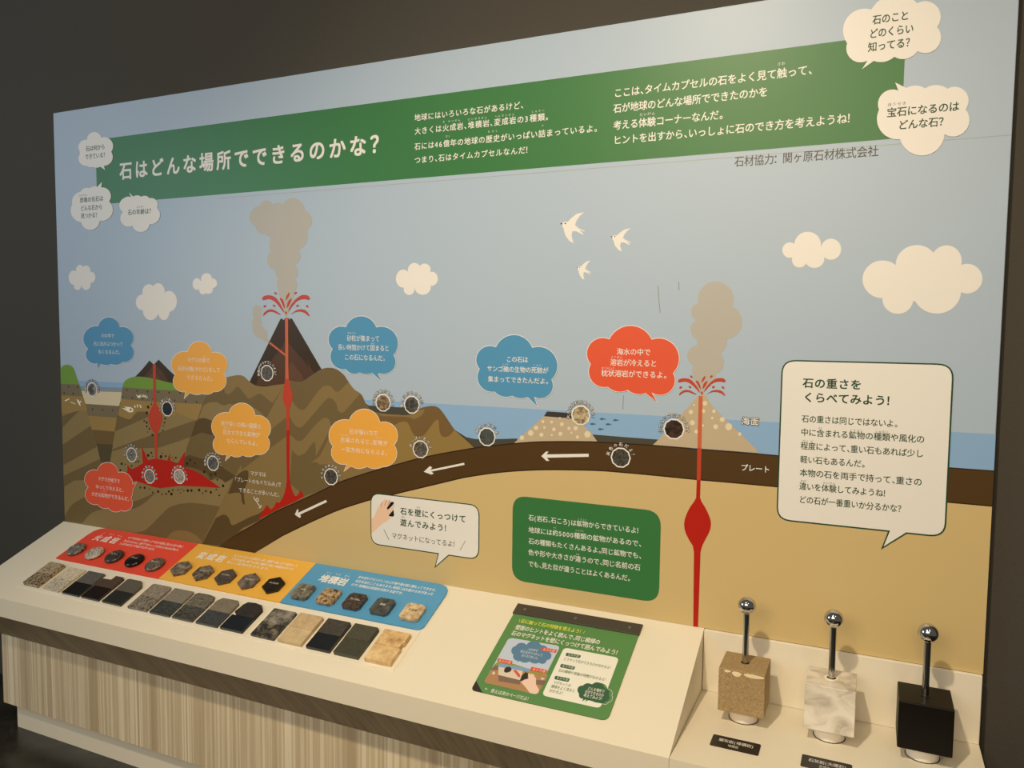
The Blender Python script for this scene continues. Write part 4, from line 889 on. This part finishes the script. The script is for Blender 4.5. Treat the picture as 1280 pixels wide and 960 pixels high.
SKB = mat('booklet_sky', ob(196, 196, 192, 650), .35); BLB = mat('booklet_blue', ob(92, 124, 140, 650), .35)
BRB = mat('booklet_brown', ob(178, 128, 80, 640), .35); BRD = mat('booklet_dark_brown', ob(128, 100, 76, 640), .35); BSB = mat('booklet_beach', ob(222, 196, 160, 640), .35)
RTB = mat('booklet_red', ob(222, 80, 50, 650), .35); GRB = mat('booklet_grass', ob(140, 150, 60, 650), .35); SEB = mat('booklet_sea', ob(130, 156, 176, 640), .35)
SKB2 = mat('booklet_skin', ob(246, 196, 160, 650), .35); GDB = mat('booklet_dark_green', ob(58, 92, 58, 720), .35); YLB = mat('booklet_yellow', ob(246, 226, 60, 640), .35); WB = mat('booklet_white', (.84, .83, .78), .35)
def Q(f, *L): return [SLOPE.uv(*q, .0023) for q in f(*L)]
pt_ = Q(X2, (385, 350), (922, 438), (665, 945), (128, 812))
p.uv(rrect(*pt_, .012), SKB, 0)
p.px(X2((236, 628), (290, 590), (420, 620), (600, 680), (790, 700), (780, 740), (600, 720), (235, 645)), GRB, 1)
p.px(X2((232, 640), (280, 635), (500, 700), (790, 745), (745, 840), (690, 930), (655, 940), (140, 822), (130, 800)), BRB, 1.5)
p.px(X2((190, 690), (235, 640), (275, 645), (275, 690)), BRD, 2); p.px(X2((620, 790), (770, 800), (745, 850), (610, 830)), BRD, 2)
p.px(X2((285, 618), (600, 675), (610, 710), (275, 655)), SEB, 2.2)
p.px(X2((275, 652), (530, 700), (515, 770), (505, 800), (275, 742)), BSB, 2.4); p.px(X2((275, 740), (505, 796), (500, 842), (275, 805)), BRD, 2.4)
p.px(X2(*sm([(335, 690), (350, 665), (390, 655), (412, 675), (405, 700), (370, 716), (340, 712)], 4, True)), DKP, 3)
p.px(X2((425, 690), (460, 690), (500, 735), (505, 765), (480, 760), (450, 720)), RTB, 3)
p.px(X2((498, 800), (520, 745), (560, 712), (585, 722), (582, 775), (545, 805)), DKP, 3.2)
p.px(X2((510, 815), (545, 790), (590, 780), (585, 735), (600, 720), (612, 740), (620, 725), (635, 735), (645, 730), (655, 765), (668, 770), (668, 840), (700, 895), (690, 930), (655, 942), (600, 925), (560, 870)), SKB2, 3.4)
for q in ([(205, 730), (225, 700), (245, 722), (225, 740)], [(680, 820), (700, 810), (725, 830), (705, 838)], [(712, 775), (740, 768), (760, 785), (730, 792)]): p.px(X2(*q), BSB, 2.6)
p.px(X2(*scallop([(455, 440, .25), (570, 428, .3), (720, 430, .2), (805, 500, .4), (780, 585, .3), (700, 612, .15), (600, 600, .15), (500, 595, 0), (465, 606, 0), (478, 590, .3), (432, 530, .35)])), BLB, 3)
tags = [((730, 452), (888, 478), (875, 512), (718, 485)), ((272, 566), (425, 596), (412, 634), (260, 600)), ((620, 655), (785, 688), (770, 725), (605, 695))]
for L in tags: p.uv(rrect(*Q(X2, *L), .003), RTB, 4)
cd_ = Q(Y2, (178, 280), (668, 372), (500, 822), (-20, 705))
p.uv(rrect(*cd_, .012), CB, 0)
for L in (((200, 325), (330, 350), (318, 376), (190, 354)), ((152, 424), (280, 450), (266, 480), (140, 455)), ((100, 530), (232, 556), (216, 588), (90, 562))): p.uv(rrect(*Q(Y2, *L), .0035), GDB, 1)
_bb = scallop([(345, 620, .2), (425, 610, .3), (540, 645, .3), (575, 700, .3), (545, 760, .3), (490, 765, .15), (420, 748, .1), (370, 742, 0), (338, 758, 0), (350, 735, .3), (312, 690, .4)])
_w = [(x+26, y+6) for x, y in _bb]
qq = [SLOPE.uv(*q, .0023) for q in Y2(*_w)]
p.uv(offset(qq, .0008), CB, 1.2); p.uv(qq, GB, 1.4); p.uv(rrect(*cd_, .012)[0:0] or [SLOPE.uv(*q, .0023) for q in Y2((300, 600), (520, 640), (575, 650), (500, 760), (330, 740))], CB, 1.5) if False else None
p.px(Y2(*_bb), GDB, 1.8)
p.build('cover_artwork', cover, 'printed picture and cream hint card')
p = Print(SLOPE, .0023)
def bl(s, f, a, b, e, bold=0., m=WB, lay=6, res=2):
    a = Q(f, a)[0]; b = Q(f, b)[0]; bt(p, s, a[0], b[0], (a[1]+b[1])/2, e, bold, m, lay, res)
bl('\\石に触って石の特徴を覚えよう！/', Xz, (314, 184), (648, 242), .0150, .01, YLB)
bl('壁面のヒントをよく読んで、同じ模様の', Xz, (298, 216), (722, 292), .0180, .02)
bl('石のマグネットを壁にくっつけて囲んでみよう！', Xz, (278, 246), (822, 346), .0180, .02)
bl('川の中で', X2, (585, 474), (690, 490), .0095); bl('石と石がぶつかって', X2, (505, 495), (738, 536), .0095); bl('丸くなりました。', X2, (520, 532), (692, 572), .0095)
for s, a, b in (('ヒント①', (742, 474), (868, 492)), ('ヒント③', (280, 590), (405, 610)), ('ヒント②', (632, 680), (768, 704))): bl(s, X2, a, b, .0095, .01)
for s, a, b in (('ヒント①', (212, 345), (312, 358)), ('ヒント②', (162, 444), (264, 460)), ('ヒント③', (112, 550), (216, 568))): bl(s, Y2, a, b, .0095, .008, CB)
for s, a, b in (('どうやって石ができるのか分かるよ！', (176, 378), (606, 466)), ('石の模様や表面の特徴が分かるよ！', (132, 480), (562, 574)), ('マグネットの', (84, 588), (240, 622)), ('模様をよく見ると', (64, 625), (278, 668)), ('分かるよ！', (48, 660), (182, 692))): bl(s, Y2, a, b, .0105, 0, GDB)
for s, a, b in (('どんな場所で', (390, 645), (540, 672)), ('石ができるのか', (365, 675), (532, 706)), ('考えてみよう！', (352, 706), (530, 740))): bl(s, Y2, a, b, .0105, .008, CB)
bl('←', Xz, (140, 522), (168, 528), .012); bl('答えは次のページだよ！', Xz, (175, 533), (372, 578), .0125, .012)
p.build('lettering', cover, 'white, yellow and green lettering')

# ------------------------------------------------------------------ weights on the shelf
CHROME = mat('chrome', (.62, .60, .57), .07, 1); STEEL = mat('polished_rod', (.50, .48, .46), .16, 1); STANDW = mat('white_plastic', rgb(236, 230, 220), .35)
HOLE = mat('dark_hole', (.01, .009, .008), .6)
lime = stone('tan_limestone', [(.25, (116, 94, 62)), (.45, (158, 133, 94)), (.6, (172, 149, 110)), (.78, (206, 184, 144))], 330, .75, .1)
marble = mat('white_marble', (.8, .8, .8), .35); nt = NT(marble)
nt.l(ramp(nt, noise(nt, coords(nt, (1, 1, 1.6), (.3, .7, .5)), 18, 4, .55, .9), [(.30, rgb(176, 168, 156)), (.47, rgb(216, 209, 197)), (.62, rgb(234, 229, 219))]), nt.b.inputs['Base Color'])
black = mat('black_granite', (.0035, .0026, .0015), .45, 0, .2); chip = stone('pale_chip', [(.3, (226, 204, 158)), (.7, (250, 236, 200))], 200, .8, .3)
for bx, nm, m, lab in ((-.2335, 'a', lime, 'tan limestone cube with chipped front edge and a steel knob handle'), (-.0525, 'b', marble, 'white marble cube with grey veins and a steel knob handle'), (.1275, 'c', black, 'black granite cube with a steel knob handle')):
    by = -.110; z0, z1 = .5555, .6545
    th = thing('stone_weight', lab+' on the low shelf', 'stone weight', (bx, by, z0), 'stone cubes with knob handles on the shelf')
    blk = obj('stone_cube', box_bm(bx-.05, bx+.05, by-.05, by+.05, z0, z1, .0022 if nm != 'b' else .0015, 2), m, th)
    if nm == 'a':
        bm = bmesh.new()
        for x0, x1, dz in ((-.038, -.024, .0055), (-.021, -.001, .0115), (.003, .047, .0085)):
            n = 14; ring = []
            for k in range(n):
                a = 2*math.pi*k/n; rr = 1+.10*math.sin(3*a+x0*300)
                ring.append(((x0+x1)/2+(x1-x0)/2*math.cos(a)*rr, -dz/2+math.sin(a)*dz/2*rr))
            front = [bm.verts.new((bx+x, by-.0504, z1-.0028+min(z, 0))) for x, z in ring]
            bm.faces.new(front)
        obj('chipped_edge', bm, chip, blk, 'pale chips along the front edge')
    cb = lathe_bm(bx, by, [(0, z1+.0001), (.0095, z1+.0001), (.0095, z1+.0008), (0, z1+.0008)], 28)
    obj('rod_hole', cb, HOLE, blk)
    if nm == 'b': obj('collar', lathe_bm(bx, by, [(.0098, z1+.0001), (.0145, z1+.0001), (.0145, z1+.0016), (.0098, z1+.0016), (.0098, z1+.0001)], 36), mat('white_collar', rgb(246, 238, 218), .35), blk, 'white collar round the rod')
    o = obj('rod', lathe_bm(bx, by, [(0, z1+.0009), (.0068, z1+.0009), (.0068, .770), (0, .770)], 32), STEEL, th); smooth_by_angle(o)
    cz, R = .7865, .0198
    o = obj('ball_knob', lathe_bm(bx, by, [(R*math.sin(math.pi*k/28), cz-R*math.cos(math.pi*k/28)) for k in range(29)], 48), CHROME, th, smooth=True)
    st = obj('round_stand', lathe_bm(bx, by, [(0, ZF+.0002), (.0300, ZF+.0002), (.0312, ZF+.0012), (.0312, z0-.0022), (.0300, z0-.0008), (0, z0-.0008)], 48), STANDW, None, None, (bx, by, ZF)); smooth_by_angle(st)
    st['kind'] = 'thing'; tag(st, 'white round stand under the '+{'a': 'tan limestone cube', 'b': 'white marble cube', 'c': 'black granite cube'}[nm], 'stand', 'white stands under the cubes')
    o = obj('shadow_gap_ring', lathe_bm(bx, by, [(.0314, ZF+.0002), (.0330, ZF+.0002), (.0330, ZF+.0008), (.0314, ZF+.0008), (.0314, ZF+.0002)], 48), HOLE, st, 'dark ring round the foot')

# name plates
Y6 = T(820, 840, 8); NB = mat('name_plate_black', rgb(20, 16, 12), .4)
def plate_(pts, lab, l1, l2):
    q = [SHELF.uv(*a, .0015) for a in pts]
    x0 = (q[0][0]+q[3][0])/2; x1 = (q[1][0]+q[2][0])/2; y1 = (q[0][1]+q[1][1])/2; y0 = (q[2][1]+q[3][1])/2
    th = thing('name_plate', lab, 'name plate', ((x0+x1)/2, (y0+y1)/2, ZF), 'black name plates on the shelf')
    obj('plate', prism_bm(SHELF, rrect((x0, y1), (x1, y1), (x1, y0), (x0, y0), .004), .0002, .0015), NB, th)
    p = Print(SHELF, .0016); wd = x1-x0; hh = y1-y0
    bt(p, l1, x0+wd*.14, x1-wd*.12, y0+hh*.63, hh*.30, .012, ENG, 0, 2); bt(p, l2, x0+wd*.36, x1-wd*.42, y0+hh*.27, hh*.24, 0, ENG, 0, 2)
    p.build('lettering', th, 'white lettering')
    return x0, x1, y0, y1
r1 = plate_(Y6((570, 620), (1050, 722), (1024, 836), (540, 725)), 'black name plate in front of the tan limestone cube', '凝灰岩(堆積岩)', '堆積岩')
Y7 = T(985, 840, 8); q = [SHELF.uv(*a, .0015) for a in Y7((143, 812), (642, 935))]
sx0 = q[0][0]; sx1 = q[1][0]; sy1 = (q[0][1]+q[1][1])/2
th = thing('name_plate', 'black name plate in front of the white marble cube', 'name plate', ((sx0+sx1)/2, sy1-.013, ZF), 'black name plates on the shelf')
hh = r1[3]-r1[2]
obj('plate', prism_bm(SHELF, rrect((sx0, sy1), (sx1, sy1), (sx1, sy1-hh), (sx0, sy1-hh), .004), .0002, .0015), NB, th)
p = Print(SHELF, .0016); wd = sx1-sx0
bt(p, '石灰岩(大理石)', sx0+wd*.14, sx1-wd*.1, sy1-hh*.37, hh*.30, .012, ENG, 0, 2); bt(p, '変成岩', sx0+wd*.36, sx1-wd*.42, sy1-hh*.73, hh*.24, 0, ENG, 0, 2)
p.build('lettering', th, 'white lettering')

bpy.data.objects.remove(_to); bpy.data.curves.remove(_tc)
